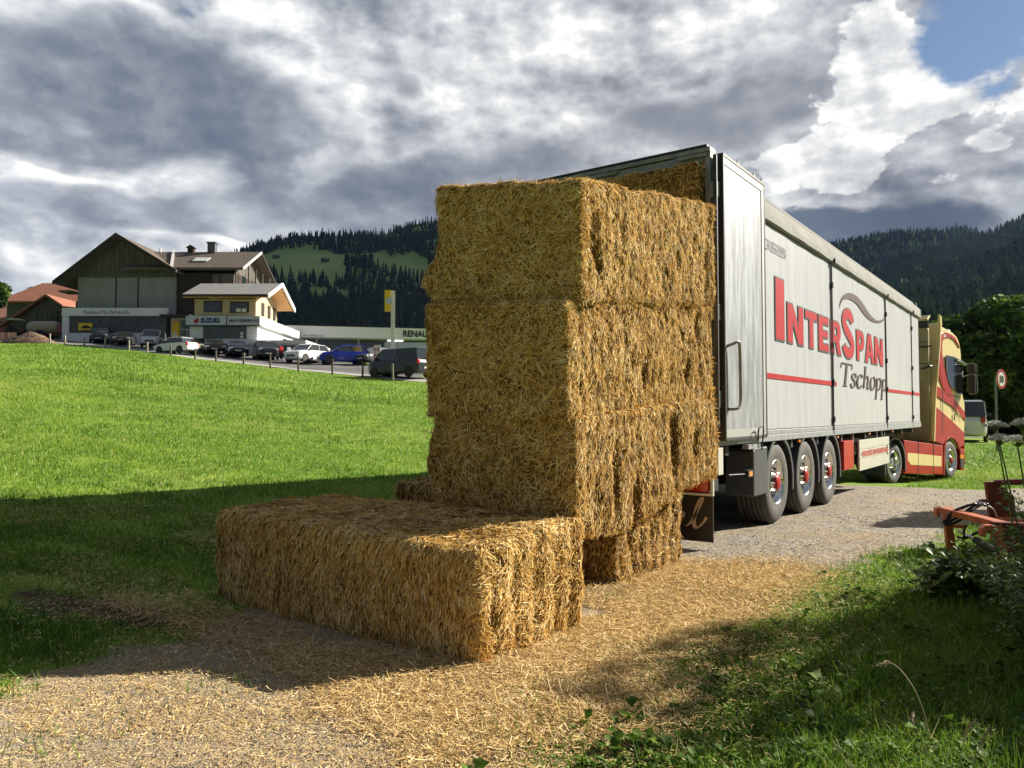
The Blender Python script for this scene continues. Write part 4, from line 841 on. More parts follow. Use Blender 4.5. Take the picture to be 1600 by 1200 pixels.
text_mesh('door_lettering', 'Peeters Tech', M_CREAM, body, .10, frame((Z7(425, 672)[0], -.010, Z7(425, 672)[1]-.06), (1, 0, -.62), (.62, 0, 1)), .001, .001, .9)
# door seams and handle
m = MB(); m.prism([Z7(343, 560), Z7(346, 560), Z7(345, 830), Z7(342, 830)], -.010, -.0055).prism([Z7(349, 575), Z7(352, 575), Z7(440, 600), Z7(440, 606)], -.010, -.0055); m.split('door_seam', M_BLACK, body)
MB().prism([Z7(411, 695), Z7(416, 700), Z7(416, 740), Z7(411, 738)], -.02, -.006).build('door_handle', M_BLACK, body, bevel=.004)
# side window with frame, windscreen edge, visor
win = MB().prism([ZC(447, 650), ZC(540, 675), ZC(655, 730), ZC(664, 1170), ZC(620, 1160), ZC(560, 1110), ZC(500, 1050), ZC(465, 940), ZC(445, 800)], -.012, -.0065).build('side_window', M_GLASSD, body)
MB().prism([ZC(438, 640), ZC(545, 662), ZC(660, 718), ZC(660, 729), ZC(545, 676), ZC(449, 652), ZC(449, 800), ZC(468, 935), ZC(503, 1044), ZC(560, 1100), ZC(560, 1112), ZC(498, 1056), ZC(458, 940), ZC(438, 800)], -.02, -.006).build('window_frame', M_BLACK, win)
MB().tube([ZC(560, 700)[:1]+(-.05,)+ZC(560, 700)[1:], ZC(690, 770)[:1]+(-.05,)+ZC(690, 770)[1:]], .03, 8).build('wind_deflector', M_CHROME, body)
xf = max(p[0] for p in outline)
MB().box(xf-.10, xf-.012, .12, CW-.12, 1.75, 2.75).build('windscreen', M_GLASSD, body, bevel=.02)
MB().box(xf-.06, xf+.18, .1, CW-.1, 2.80, 2.98).build('sun_visor', M_BLACK, body, bevel=.02)
MB().box(xf-.02, xf+.05, .05, CW-.05, .35, .95).build('bumper', M_RED, body, bevel=.03)
MB().box(xf-.04, xf+.02, .3, CW-.3, 1.0, 1.65).build('grille', M_BLACK, body, bevel=.02)
# mirrors on arms
for zz_, (a, b_, c_, d_) in enumerate([((665, 745), (835, 775), (830, 895), (690, 890)), ((670, 930), (845, 920), (835, 1140), (730, 1165))]):
    m = MB(); P4 = [ZC(*q) for q in (a, b_, c_, d_)]; x0 = min(p[0] for p in P4)+.05; z0 = min(p[1] for p in P4); z1 = max(p[1] for p in P4)
    mr = MB().box(xf-.09, xf+.0, -.27, -.07, z0+.03, z1-.02).build('mirror', M_BLACK, tt, bevel=.03)
    MB().tube([(xf, .05, z1-.05), (xf-.02, -.2, z1), (xf-.02, -.30, z1-.04), (xf-.02, -.31, z0+.05), (xf-.02, -.26, z0), (xf, -.1, z0)], .012, 6).build('mirror_arm', mat('mirror_arm_grey', (.3, .3, .3), rough=.4, metal=.4), mr)
# side skirt between the axles: red with cream inlay
sk = [Z7(120, 853), Z7(350, 885), Z7(355, 1055), Z7(120, 1050), Z7(118, 1030), Z7(130, 1010)]
skirt = MB().prism(sk, .0, .28).build('side_skirt', M_RED, tt, bevel=.012)
MB().prism([Z7(142, 932), Z7(150, 928), Z7(340, 948), Z7(340, 1008), Z7(160, 998), Z7(142, 970)], -.005, .01).build('cream_inlay', M_CREAM, skirt)
m = MB()
for xx in (203, 292): m.prism([Z7(xx, 865), Z7(xx+2.5, 865), Z7(xx+2.5, 1050), Z7(xx, 1050)], -.007, .012)
m.split('skirt_seam', M_STEEL, skirt)
m = MB(); m.prism([Z7(355, 890), Z7(368, 850), Z7(390, 830), Z7(414, 835), Z7(435, 862), Z7(444, 905), Z7(474, 905), Z7(470, 1030), Z7(452, 1030), Z7(447, 905), Z7(436, 872), Z7(412, 846), Z7(389, 840), Z7(372, 856), Z7(360, 895), Z7(358, 1060), Z7(350, 1060)], -.012, .24)
m.build('wheel_arch', M_RED, tt, bevel=.01)
MB().prism([Z7(445, 938), Z7(465, 940), Z7(463, 962), Z7(445, 962)], -.03, -.013).build('indicator', M_LAMPO, tt)
MB().prism([Z7(448, 965), Z7(468, 965), Z7(466, 1015), Z7(450, 1015)], -.02, -.013).build('step', M_BLACK, tt)
# wheels, drive axle mudguard, chassis
fx = tside(1487, 720)[0]
wheel(tt, .0, .02, .51, r=.51, w=.55, rim=.285, red=False, deep=.15)
wheel(tt, .0, CW-.02, .51, r=.51, w=.55, rim=.285, red=False, deep=.15, side_=1)
wheel(tt, fx, .02, .51, r=.51, w=.36, rim=.285, red=True, deep=.03)
wheel(tt, fx, CW-.02, .51, r=.51, w=.36, rim=.285, red=True, deep=.03, side_=1)
mudguard(tt, .0, -.02, .55, .54, .60, 0, 185, m_=M_GREYPL, drop=.25)
m = MB(); m.box(-1.1, fx+.9, .75, .85, .62, .92).box(-1.1, fx+.9, 1.6, 1.7, .62, .92).box(-.5, .5, .7, 1.8, .95, 1.06).box(-.06, .06, .5, 2.0, .45, .57).box(fx-.06, fx+.06, .3, 2.1, .42, .54); m.build('chassis', M_STEEL, tt)
m = MB(); m.box(.9, 2.0, .3, .75, .35, 1.0).box(1.6, 2.2, 1.7, 2.3, .35, 1.0); m.split('fuel_tank', M_STEEL, tt, bevel=.04)
MB().cyl((2.2, .8, 1.06), (2.2, .8, 1.35), .17, n=14).build('air_filter', mat('yellowish_plastic', (.30, .22, .08), rough=.5), tt)
# ---------------------------------------------------------------- road, hills, forest
M_ASPH = mat('asphalt', (.16, .155, .15), rough=.9, var=.15, scale=.6, bump=.004, bscale=30)
def strip(name, pts, w0, w1, dz, m, sub=6, th=None):
    """a ribbon of road draped on the terrain; pts (x, y); w0, w1 offsets left and right"""
    p = smoothp([tuple(map(float, q[:2])) for q in pts], sub); V = []; Q = []
    for i, a in enumerate(p):
        b0 = np.array(p[max(i-1, 0)]); b1 = np.array(p[min(i+1, len(p)-1)]); d = (b1-b0)/np.linalg.norm(b1-b0); n = np.array([-d[1], d[0]])
        for k in range(7):
            q = np.array(a)+n*(w0+(w1-w0)*k/6); V.append((q[0], q[1], float(gz(q[0], q[1]))+dz))
    for i in range(len(p)-1):
        for k in range(6): j = i*7+k; Q.append((j, j+1, j+8, j+7))
    o = npmesh(name, V, np.array(Q), m, smooth=True); o['kind'] = 'structure'; return o
PX_POST = [(76,533),(100,537),(130,540),(163,543),(200,547),(229,551),(266,556),(304,562),(337,566),(380,570),(422,575),(466,581),(519,586),(566,591),(614,596),(671,601)]
def edge_pt(px, dd=0.): a = (px-800)/1200; de = float(np.interp(a, _TAZ, _TDE))+dd; return (a*de, de)
RP = [edge_pt(p, 1.2) for p in (-60, 60, 155, 229, 304, 380, 466, 566, 671)]+[(4, 44), (14, 40), (24, 38.5), (36, 38), (60, 38)]
strip('pavement', RP, .2, 1.4, .02, mat('pavement', (.42, .41, .38), rough=.9, var=.1, scale=1.0))
strip('road', RP, 1.4, 7.6, .012, M_ASPH)
strip('forecourt', RP[:9], 7.6, 24, .010, mat('forecourt_asphalt', (.15, .148, .142), rough=.9, var=.12, scale=.5))
# hills as height fields between a foot and a ridge
def hill(name, prof, dmin, dr, dback, m, noise=12., nd=70, na=220, seed=0, foot=0.):
    """prof: (px, row of the bare ridge); built in azimuth and distance"""
    pr = np.array(prof, float); az = np.linspace((pr[0, 0]-800)/1200, (pr[-1, 0]-800)/1200, na); row = np.interp(az, (pr[:, 0]-800)/1200, pr[:, 1])
    zr = CAMH+(645-row)/1200*dr; ds = np.concatenate([np.linspace(dmin, dr, nd), np.linspace(dr*1.03, dback, 8)])
    A, D = np.meshgrid(az, ds); t = np.clip((D-dmin)/(dr-dmin), 0, 1); ZR = np.broadcast_to(zr, A.shape)
    Z = foot+(ZR-foot)*(t**1.15)*(1-.0*t); X = A*D
    Z = Z+noise*fbm2(X, D, .006, 4, seed)*np.sin(np.pi*np.clip(t, 0, 1))*2
    Z = np.where(D > dr, ZR-(D-dr)*.25, Z)
    i = np.arange(A.size).reshape(A.shape); Q = np.stack([i[:-1, :-1], i[:-1, 1:], i[1:, 1:], i[1:, :-1]], -1).reshape(-1, 4)
    o = npmesh(name, np.stack([X, D, Z], -1).reshape(-1, 3), Q, m, smooth=True); o['kind'] = 'structure'
    from_grid = (az, ds, Z)
    def zf(x, y):
        a = x/y; ia = np.clip((a-az[0])/(az[1]-az[0]), 0, na-1.001); jd = np.clip(np.interp(y, ds, np.arange(len(ds))), 0, len(ds)-1.001)
        i0 = ia.astype(int); j0 = jd.astype(int); fa = ia-i0; fd = jd-j0
        return (Z[j0, i0]*(1-fa)+Z[j0, i0+1]*fa)*(1-fd)+(Z[j0+1, i0]*(1-fa)+Z[j0+1, i0+1]*fa)*fd
    return az, ds, zf
M_MEAD = mat('alpine_meadow', (.14, .25, .03), rough=.9, var=.3, scale=.012, col2=(.21, .30, .05))
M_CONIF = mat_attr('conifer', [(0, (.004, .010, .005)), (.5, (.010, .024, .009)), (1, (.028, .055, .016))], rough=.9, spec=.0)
def conifers(name, az, ds, zf, n, hgt, open_, label, dmin, dmax, seed=0, tiers=3, p=1.0):
    r = np.random.RandomState(seed); a = az[0]+(az[-1]-az[0])*r.rand(n*3); d = dmin+(dmax-dmin)*r.rand(n*3)**p; x = a*d; z = zf(x, d)
    px = 800+1200*a; row = 645-(z-CAMH)*1200/d; w = np.ones(len(a))
    for (cx, cy, rx, ry) in open_: q = ((px-cx)/rx)**2+((row-cy)/ry)**2+.30*fbm2(x, d, .012, 3, 5); w = w*(q > 1)
    k = (r.rand(len(a)) < w); x, d, z = x[k][:n], d[k][:n], z[k][:n]; m = len(x)
    h = hgt*(.55+.75*r.rand(m))*(1+.25*fbm2(x, d, .01, 2, 3)); rad = h*(.13+.07*r.rand(m)); V = []; T = []; k0 = 0; ns = 6
    th0 = r.rand(m)*6.28
    for t in range(tiers):
        zb = h*(.08+.80*t/tiers); zt = h*(.08+.80*(t+1)/tiers+.30/tiers+(.12 if t == tiers-1 else 0)); rb = rad*(1-.80*t/tiers)
        ang = th0[:, None]+t*.4+np.arange(ns)*2*np.pi/ns; rr = rb[:, None]*(.72+.5*r.rand(m, ns)); zz = (z+zb)[:, None]+h[:, None]*.035*r.randn(m, ns)
        ring = np.stack([x[:, None]+np.cos(ang)*rr, d[:, None]+np.sin(ang)*rr, zz], -1); tip = np.stack([x+h*.01*r.randn(m), d, z+np.minimum(zt, h)], -1)[:, None]
        V.append(np.concatenate([ring, tip], 1).reshape(-1, 3)); b = (k0+np.arange(m)*(ns+1))[:, None, None]; j = np.arange(ns)
        T.append((b+np.stack([j, (j+1) % ns, np.full(ns, ns)], -1)[None]).reshape(-1, 3)); k0 += m*(ns+1)
    tone = np.clip(.45+.2*r.randn(m)+.25*fbm2(x, d, .01, 2, 9), 0, 1); tt_ = np.concatenate([np.repeat(tone, ns+1)]*tiers)
    o = npmesh(name, np.concatenate(V), np.concatenate(T), M_CONIF, attrs=dict(tone=tt_)); return tag(o, label, 'forest', kind='stuff')
h1 = hill('left_hill', [(150, 470), (300, 425), (365, 398), (400, 384), (450, 373), (520, 366), (580, 366), (610, 362), (640, 353), (680, 348), (760, 345), (900, 380), (1050, 440), (1200, 520)], 330, 1500, 1900, M_MEAD, noise=16, seed=2, foot=6)
OP = [(470, 411, 72, 24), (515, 430, 26, 14), (440, 400, 25, 12), (560, 402, 60, 7), (625, 412, 46, 15), (660, 425, 18, 10), (500, 459, 42, 9), (535, 464, 12, 6), (600, 370, 22, 3.5), (655, 362, 16, 5)]
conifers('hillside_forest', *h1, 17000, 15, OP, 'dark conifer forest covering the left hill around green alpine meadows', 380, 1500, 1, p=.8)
h1b = hill('left_peak', [(560, 380), (600, 366), (640, 349), (680, 344), (760, 360), (900, 400)], 1500, 2100, 2500, M_MEAD, noise=10, na=90, nd=30, seed=5, foot=150)
conifers('peak_forest', *h1b, 1500, 20, [(668, 356, 14, 7), (625, 366, 20, 3)], 'conifers on the farther summit left of the straw stack', 1700, 2100, 2, tiers=3)
h2 = hill('right_hill', [(1180, 520), (1280, 470), (1340, 448), (1376, 432), (1404, 416), (1450, 401), (1490, 394), (1520, 382), (1560, 371), (1580, 361), (1600, 351), (1700, 315), (1900, 270), (2200, 260)], 160, 1000, 1300, M_MEAD, noise=14, seed=8, foot=1)
OP2 = [(1438, 428, 15, 10), (1418, 444, 14, 8), (1545, 437, 14, 5), (1330, 470, 60, 6), (1500, 470, 10, 5)]
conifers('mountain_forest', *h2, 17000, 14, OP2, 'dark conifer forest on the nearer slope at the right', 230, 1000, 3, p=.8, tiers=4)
h3 = hill('far_ridge', [(1150, 420), (1250, 392), (1312, 378), (1350, 370), (1380, 364), (1420, 360), (1460, 359), (1500, 361), (1530, 366), (1600, 380), (1750, 400)], 1000, 2600, 3100, M_MEAD, noise=20, seed=14, foot=40, na=140)
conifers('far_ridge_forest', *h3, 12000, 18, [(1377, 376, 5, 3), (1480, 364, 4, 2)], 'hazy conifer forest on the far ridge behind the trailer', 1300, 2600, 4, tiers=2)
h4 = hill('farthest_summit', [(1430, 400), (1480, 362), (1500, 352), (1525, 356), (1570, 372), (1650, 410)], 2600, 3800, 4100, M_MEAD, noise=10, na=50, nd=20, seed=18, foot=300)
conifers('farthest_forest', *h4, 1500, 26, [], 'pale forest on the farthest summit', 3000, 3800, 6, tiers=1)
# hay huts on the alpine meadow
M_DWOOD = mat('weathered_dark_wood', (.065, .048, .036), rough=.85, var=.3, scale=1.5, stretch=(4, 4, .4))
for i, (px, row, lab) in enumerate([(429, 402, 'tiny dark hay hut on the upper left of the alpine meadow'), (506, 408, 'tiny dark hay hut in the middle of the alpine meadow')]):
    a = (px-800)/1200; best = min(np.linspace(500, 1490, 300), key=lambda d: abs(645-(float(h1[2](np.array([a*d]), np.array([d]))[0])-CAMH)*1200/d-row)); z = float(h1[2](np.array([a*best]), np.array([best]))[0])
    t = empty('hay_hut', (a*best, best, z-.5), .4, lab, 'hut', 'hay huts on the alpine meadow')
    MB().box(-5, 5, -4, 4, 0, 3.6).build('wall', M_DWOOD, t); MB().prism([(-4.8, 3.4), (4.8, 3.4), (0, 6.2)], -5.8, 5.8, 'x').build('roof', M_DWOOD, t)
# ---------------------------------------------------------------- broadleaf trees
M_LEAF = mat_attr('broad_leaf', [(0, (.016, .040, .006)), (.4, (.038, .085, .010)), (.75, (.095, .165, .020)), (1, (.22, .30, .05))], rough=.7, spec=.15, transl=.30)
M_BARK = mat('bark', (.085, .065, .048), rough=.9, var=.3, scale=8, bump=.01, bscale=14, stretch=(1, 1, .3))
def tree(x, y, h, crown_r, label, nleaf, leaf, seed=0, crown_lo=.25, group=None, z=None, tr=.18, blobs=16, name='broadleaf_tree', stretch=1.0):
    r = np.random.RandomState(seed); z0 = float(gz(x, y)) if z is None else z
    t = empty(name, (x, y, z0), 0, label, 'tree', group)
    m = MB(); m.tube([(0, 0, -.2), (.05*h*.1, 0, h*.3), (0, .03*h, h*.6), (0, 0, h*.85)], [tr, tr*.75, tr*.45, tr*.12], 8)
    C = []; cz = h*(crown_lo+1)/2; ch = h*(1-crown_lo)/2
    for i in range(blobs):
        d = r.randn(3); d /= np.linalg.norm(d); q = d*np.array([crown_r*.66, crown_r*.66, ch*.70])*(.35+.65*r.rand()); C.append((q[0], q[1], cz+q[2], crown_r*(.30+.22*r.rand())))
        if i % 2 == 0: m.tube([(0, 0, h*(.25+.3*r.rand())), tuple(np.array(C[-1][:3])*np.array([.5, .5, .92])), C[-1][:3]], [tr*.35, tr*.2, tr*.07], 5)
    m.build('trunk', M_BARK, t)
    C = np.array(C); nb = len(C); bi = r.choice(nb, nleaf, p=C[:, 3]**2/np.sum(C[:, 3]**2)); d = r.randn(nleaf, 3); d /= np.linalg.norm(d, axis=1, keepdims=True)
    rad = C[bi, 3]*(.70+.34*r.rand(nleaf)**.6); P = C[bi, :3]+d*rad[:, None]*np.array([1, 1, .85*stretch]); P = P+leaf*2.2*np.stack([fbm(P*1.3/leaf/6+5, 2, 1), fbm(P*1.3/leaf/6, 2, 2), fbm(P*1.3/leaf/6, 2, 3)], -1)
    # clumps: leaves cluster about twig ends
    nv = d*.6+r.randn(nleaf, 3)*.6+np.array([0, 0, .5]); nv /= np.linalg.norm(nv, axis=1, keepdims=True); u = np.cross(nv, r.randn(nleaf, 3)); u /= np.linalg.norm(u, axis=1, keepdims=True); w = np.cross(nv, u)
    s = (leaf*(.55+.8*r.rand(nleaf)))[:, None]
    V = np.stack([P-u*s, P+w*s*.55, P+u*s, P-w*s*.55], 1).reshape(-1, 3); Q = np.arange(nleaf*4).reshape(-1, 4)
    tone = np.clip(.42+.22*r.randn(nleaf)+.75*fbm(P*.7, 3, seed), 0, 1)
    npmesh('crown', V, Q, M_LEAF, t, attrs=dict(tone=np.repeat(tone, 4)))
    return t
GT = 'broadleaf trees across the road'
def tr_at(px, Y, top, crown_r, lab, n, leaf=.20, seed=0, lo=.12, **k): x = (px-800)/1200*Y; z = float(gz(x, Y)); h = CAMH+(645-top)/1200*Y-z; return tree(x, Y, h, crown_r, lab, n, leaf, seed, lo, GT, **k)
tr_at(1512, 50, 452, 4.4, 'broad dark green tree rising directly above the truck cab', 26000, .20, 1, .05)
tr_at(1448, 47, 505, 3.0, 'darker tree between the trailer roof and the truck cab', 12000, .18, 2, .05)
tr_at(1585, 46, 470, 4.2, 'broad leafy tree behind the round speed sign', 26000, .19, 3, .05)
tr_at(1650, 54, 470, 5.0, 'large tree cut off by the right edge, behind the others', 16000, .22, 4, .05)
tr_at(1545, 44.5, 560, 2.3, 'small bright bushy tree at the roadside below the big crowns', 12000, .14, 5, .0)
tr_at(1605, 43.5, 590, 2.0, 'low roadside tree at the right edge of the picture', 9000, .13, 6, .0)
tr_at(1480, 56, 560, 4.0, 'dim tree deep behind the truck cab', 9000, .2, 8, .0)
# bushes filling the foot of the trees, and the slope behind
for i, (px, Y, top, rr) in enumerate([(1440, 46, 600, 2.3), (1500, 47, 600, 2.6), (1560, 47, 610, 2.6), (1625, 46, 600, 2.6), (1400, 50, 580, 2.6)]):
    x = (px-800)/1200*Y; tree(x, Y, CAMH+(645-top)/1200*Y-float(gz(x, Y)), rr, ['bush behind the truck wheel, second from the left', 'bush in deep shade between the cab and the speed sign', 'bush standing just behind the speed sign', 'bush at the right border behind the white flowers', 'bush hidden for the most part by the trailer'][i], 7000, .14, 20+i, .0, 'bushes below the roadside trees', name='bush', tr=.06)
tree(-62.5, 92, 7.0, 2.1, 'small round-crowned tree at the left edge before the red roofs', 7000, .20, 9, .42, tr=.14)
tree(-28.5, 100, 5.5, 1.5, 'small light green conifer-like tree beside the car showroom', 3000, .2, 10, .1, tr=.1, z=8)
# trees standing outside the picture on the right; they throw the shade over the verge
tree(9.9, 2.4, 6.0, 2.4, 'tree on the verge at the photographer\'s right', 16000, .10, 12, .10, blobs=22)
tree(9.0, 6.3, 5.0, 2.2, 'smaller tree farther along the verge, outside the view', 14000, .10, 13, .10, blobs=22)
tree(9.4, 9.6, 3.3, 1.35, 'bush on the verge outside the view', 6000, .09, 14, .0, name='bush', tr=.06)
tree(9.0, 11.4, 3.0, .9, 'smaller bush on the verge outside the view', 4000, .09, 15, .0, name='bush', tr=.06)

# a cloud outside the picture, towards the sun, that keeps the hills in its shade
m_cl = mat('cloud_white', (.8, .8, .8), rough=1.)
n = 48; u = np.linspace(0, 2*np.pi, n, endpoint=False); v = np.linspace(0, np.pi, 24); U, Vv = np.meshgrid(u, v); P = np.stack([np.cos(U)*np.sin(Vv), np.sin(U)*np.sin(Vv), np.cos(Vv)], -1)
P = P*(1+.28*fbm(P.reshape(-1, 3)*2.2, 4, 5).reshape(U.shape))[..., None]*np.array([850, 1150, 140])
i = np.arange(U.size).reshape(U.shape); Q = np.stack([i[:-1], np.roll(i[:-1], -1, 1), np.roll(i[1:], -1, 1), i[1:]], -1).reshape(-1, 4)
cl_ = npmesh('cloud', P.reshape(-1, 3), Q, m_cl, smooth=True); cl_.location = (3750, 3200, 2520); cl_['kind'] = 'structure'; c2_ = cl_.copy(); SC.collection.objects.link(c2_); c2_.location = (5300, 4250, 2650)
# ---------------------------------------------------------------- buildings
M_CONC = mat('grey_render', (.33, .325, .325), rough=.9, var=.12, scale=.5, bump=.01, bscale=3)
M_BOARD = mat('grey_boards', (.16, .14, .12), rough=.85, var=.35, scale=1.4, stretch=(5, 5, .25), bump=.02, bscale=3, thr=(.35, .65))
M_BROWNW = mat('brown_timber', (.050, .032, .022), rough=.85, var=.3, scale=1.2, stretch=(.3, .3, 6))
M_WHITE = mat('white_render', (.78, .79, .82), rough=.8, var=.05, scale=.6)
M_ROOFB = mat('brown_roof_tiles', (.15, .115, .085), rough=.85, var=.3, scale=2.5, bump=.03, bscale=5, stretch=(1, 1, 2), col2=(.075, .058, .045))
M_ROOFR = mat('red_roof_tiles', (.36, .14, .08), rough=.8, var=.18, scale=1.8, bump=.03, bscale=5)
M_ROOFG = mat('grey_sheet_roof', (.27, .265, .25), rough=.7, var=.12, scale=1.0, stretch=(3, .4, 1))
M_PINE = mat('light_pine_cladding', (.60, .46, .31), rough=.7, var=.12, scale=1.2, stretch=(.4, .4, 6))
M_TRIMW = mat('white_trim', (.78, .76, .70), rough=.6, var=.04)
M_WIN = mat('window_glass', (.020, .030, .030), rough=.06, var=.2, spec=.9, coat=.4)
M_GWIN = mat('green_window_glass', (.030, .075, .018), rough=.08, var=.4, scale=.8, spec=.8, coat=.4)
M_YEL = mat('yellow_panel', (.85, .55, .01), rough=.45, var=.03)
M_SIGNG = mat('sign_silver', (.50, .53, .57), rough=.4, var=.04, metal=.2)
M_DGREY = mat('dark_grey_wall', (.11, .115, .12), rough=.8, var=.12)
def bt(s, m, parent, size, x, y, z, right=(1, 0, 0), xs=1., off=0., name='sign_lettering'): return text_mesh(name, s, m, parent, size, frame((x, y, z), right, (0, 0, 1)), .01, off, xs)
def gable_roof(parent, x0, x1, y0, y1, ze, zr, m, along='x', th=.22, name='roof', ridge=None):
    """two slabs; ridge along x or y"""
    c = ridge if ridge is not None else ((y0+y1)/2 if along == 'x' else (x0+x1)/2); e0, e1 = (y0, y1) if along == 'x' else (x0, x1)
    if not isinstance(ze, tuple): ze = (ze, ze)
    poly = [(e0, ze[0]), (c, zr), (e1, ze[1]), (e1, ze[1]-th), (c, zr-th*1.3), (e0, ze[0]-th)]
    mb = MB(); mb.prism(poly, *((x0, x1) if along == 'x' else (y0, y1)), 'x' if along == 'x' else 'y'); return mb.build(name, m, parent)
# farmhouse: gable block and timber cross wing
H = empty('farmhouse', (-44, 88, 9), 0, 'big dark gabled farmhouse with grey rendered front and a tyre shop below', 'house')
def loc(o): return (-44, 88, 9)
def HB(): return MB()
def place(o, p): o.parent = p; o.matrix_parent_inverse = Matrix.Translation(-Vector(p.location))
class PB(MB):
    """MB in world coordinates, hung under a thing"""
    def build(s, name, m, parent=None, **k):
        top = parent
        while top is not None and top.parent is not None: top = top.parent
        off = top.location if top is not None else Vector((0, 0, 0)); s.v = [tuple(Vector(v)-off) for v in s.v]
        return MB.build(s, name, m, parent, **k)
def gableroofP(parent, *a, **k):
    o = gable_roof(parent, *a, **k)
    top = parent
    while top.parent is not None: top = top.parent
    o.data.transform(Matrix.Translation(-top.location)); return o
def textP(parent, s, m, size, x, y, z, right=(1, 0, 0), xs=1., off=0., name='sign_lettering'):
    top = parent
    while top.parent is not None: top = top.parent
    o = bt(s, m, parent, size, x, y, z, right, xs, off, name); o.data.transform(Matrix.Translation(-top.location)); return o
X1, X2 = -50.0, -38.8
wall = PB().prism([(X1, 7), (X2, 7), (X2, 17.05), (X1, 17.05)], 88, 100, 'y').build('wall', M_CONC, H)
PB().prism([(X1-.1, 17.0), (X2+.1, 17.0), (X2+.1, 18.2), (-44.9, 21.3), (X1-.1, 17.4)], 87.85, 87.99, 'y').build('gable_boarding', M_BOARD, H)
for x in (-45.6, -43.05): PB().box(x-.05, x+.05, 87.90, 87.99, 13.2, 17.0).build('downpipe', M_BLACK, H)
gableroofP(H, -51.9, -38.0, 86.4, 100.5, (16.35, 17.6), 21.75, M_ROOFB, along='y', ridge=-44.9, th=.35)
PB().prism([(-51.95, 16.3), (-44.9, 21.8), (-44.9, 21.35), (-51.95, 15.9)], 86.25, 86.38, 'y').build('bargeboard', M_BROWNW, H)
PB().prism([(-38.0, 17.6), (-44.9, 21.8), (-44.9, 21.35), (-38.0, 17.2)], 86.25, 86.38, 'y').build('bargeboard', M_BROWNW, H)
PB().box(-51.4, -50.0, 86.6, 88.6, 15.1, 15.3).build('side_canopy_roof', M_ROOFB, H)
PB().box(-50.35, -50.02, 88.2, 89.2, 10.0, 14.2).build('red_shutter', mat('dark_red_shutter', (.12, .02, .02)), H)
# cross wing
PB().box(-38.8, -32.0, 88.4, 99, 7, 17.6).build('timber_wall', M_BROWNW, H)
PB().prism([(88.4, 17.5), (99, 17.5), (93.2, 20.6)], -32.2, -32.02, 'x').build('gable_boarding', M_BOARD, H)
r2 = gableroofP(H, -44.5, -30.7, 86.9, 100.2, (17.95, 17.6), 21.05, M_ROOFB, along='x', ridge=93.2, th=.3)
PB().prism([(86.9, 17.98), (93.2, 21.08), (93.2, 20.8), (86.9, 17.7)], -30.68, -30.55, 'x').build('verge_board', M_TRIMW, H)
PB().prism([(93.2, 21.08), (100.2, 17.63), (100.2, 17.3), (93.2, 20.8)], -30.68, -30.55, 'x').build('verge_board', M_BROWNW, H)
PB().hexa([(-38.95, 86.85, 17.95), (-38.6, 86.85, 17.95), (-41.2, 93.2, 21.15), (-41.5, 93.2, 21.15), (-38.95, 86.85, 18.07), (-38.6, 86.85, 18.07), (-41.2, 93.2, 21.27), (-41.5, 93.2, 21.27)]).build('valley_flashing', M_TRIMW, r2)
PB().box(-37.0, -36.1, 92.6, 93.4, 20.9, 22.0).box(-37.1, -36.0, 92.5, 93.5, 22.0, 22.15).build('chimney', M_DGREY, r2)
PB().box(-39.5, -38.8, 92.8, 93.4, 20.9, 21.5).prism([(-39.7, 21.5), (-38.6, 21.5), (-39.15, 21.85)], 92.7, 93.5, 'y').build('roof_vent', M_BROWNW, r2)
PB().box(-43.0, -42.85, 93.0, 93.2, 21.0, 21.5).build('aerial', M_TRIMW, r2)
PB().prism([(88.9, 19.02), (90.2, 19.66), (90.2, 19.76), (88.9, 19.12)], -37.3, -35.6, 'x').build('skylight', mat('skylight_glass', (.6, .62, .6), rough=.2), r2)
w_ = PB().box(-36.2, -34.9, 88.28, 88.39, 12.0, 13.5).build('window_frame', M_TRIMW, H)
for dx in (0, .62): PB().box(-36.1+dx, -35.6+dx, 88.25, 88.278, 12.1, 13.4).build('pane', M_WIN, w_)
# balcony on the gable end
bal = PB().box(-32.0, -30.9, 89.5, 97.5, 15.4, 15.6).build('balcony', M_BROWNW, H)
PB().box(-30.95, -30.88, 89.5, 97.5, 15.6, 16.7).build('balcony_rail', M_DWOOD, bal)
for y in (89.6, 92, 94.5, 97.3): PB().box(-31.0, -30.85, y, y+.16, 15.6, 18.6).build('balcony_post', M_BOARD, bal)
PB().box(-34.6, -32.1, 88.1, 88.38, 15.8, 17.4).build('light_boarding', M_BOARD, H)
for y in (90.6, 95.0): PB().box(-31.995, -31.93, y, y+1.0, 16.0, 17.6).build('window', M_WIN, H)
# tyre shop front below the gable
PB().box(-50.2, -38.9, 86.0, 87.98, 7, 12.25).build('shop_wall', M_DGREY, H)
fas = PB().box(-50.45, -38.6, 85.7, 86.0, 12.26, 13.15).build('shop_fascia', M_WHITE, H)
PB().box(-50.45, -49.7, 85.8, 85.99, 7, 12.25).box(-49.69, -38.9, 85.85, 85.99, 7, 10.35).build('white_base', M_WHITE, H)
textP(fas, 'Pneuhaus Max Perren AG', mat('fascia_lettering', (.22, .25, .27)), .62, -48.0, 85.68, 12.48, xs=.78)
for a in (560, 632, 702, 800, 870, 942):
    x = (a/4-800)/1200*86; PB().box(x, x+.95, 85.93, 85.99, 11.35, 11.95).build('window', M_WIN, H)
ys = PB().box((488/4-800)/1200*86, (575/4-800)/1200*86, 85.74, 85.83, 10.65, 11.45).build('yellow_sign', M_YEL, H)
PB().prism([(-48.2, 10.85), (-47.2, 10.85), (-47.15, 11.0), (-47.4, 11.08), (-47.6, 11.2), (-47.95, 11.2), (-48.1, 11.05), (-48.25, 11.0)], 85.71, 85.738, 'y').build('car_emblem', M_BLACK, ys)
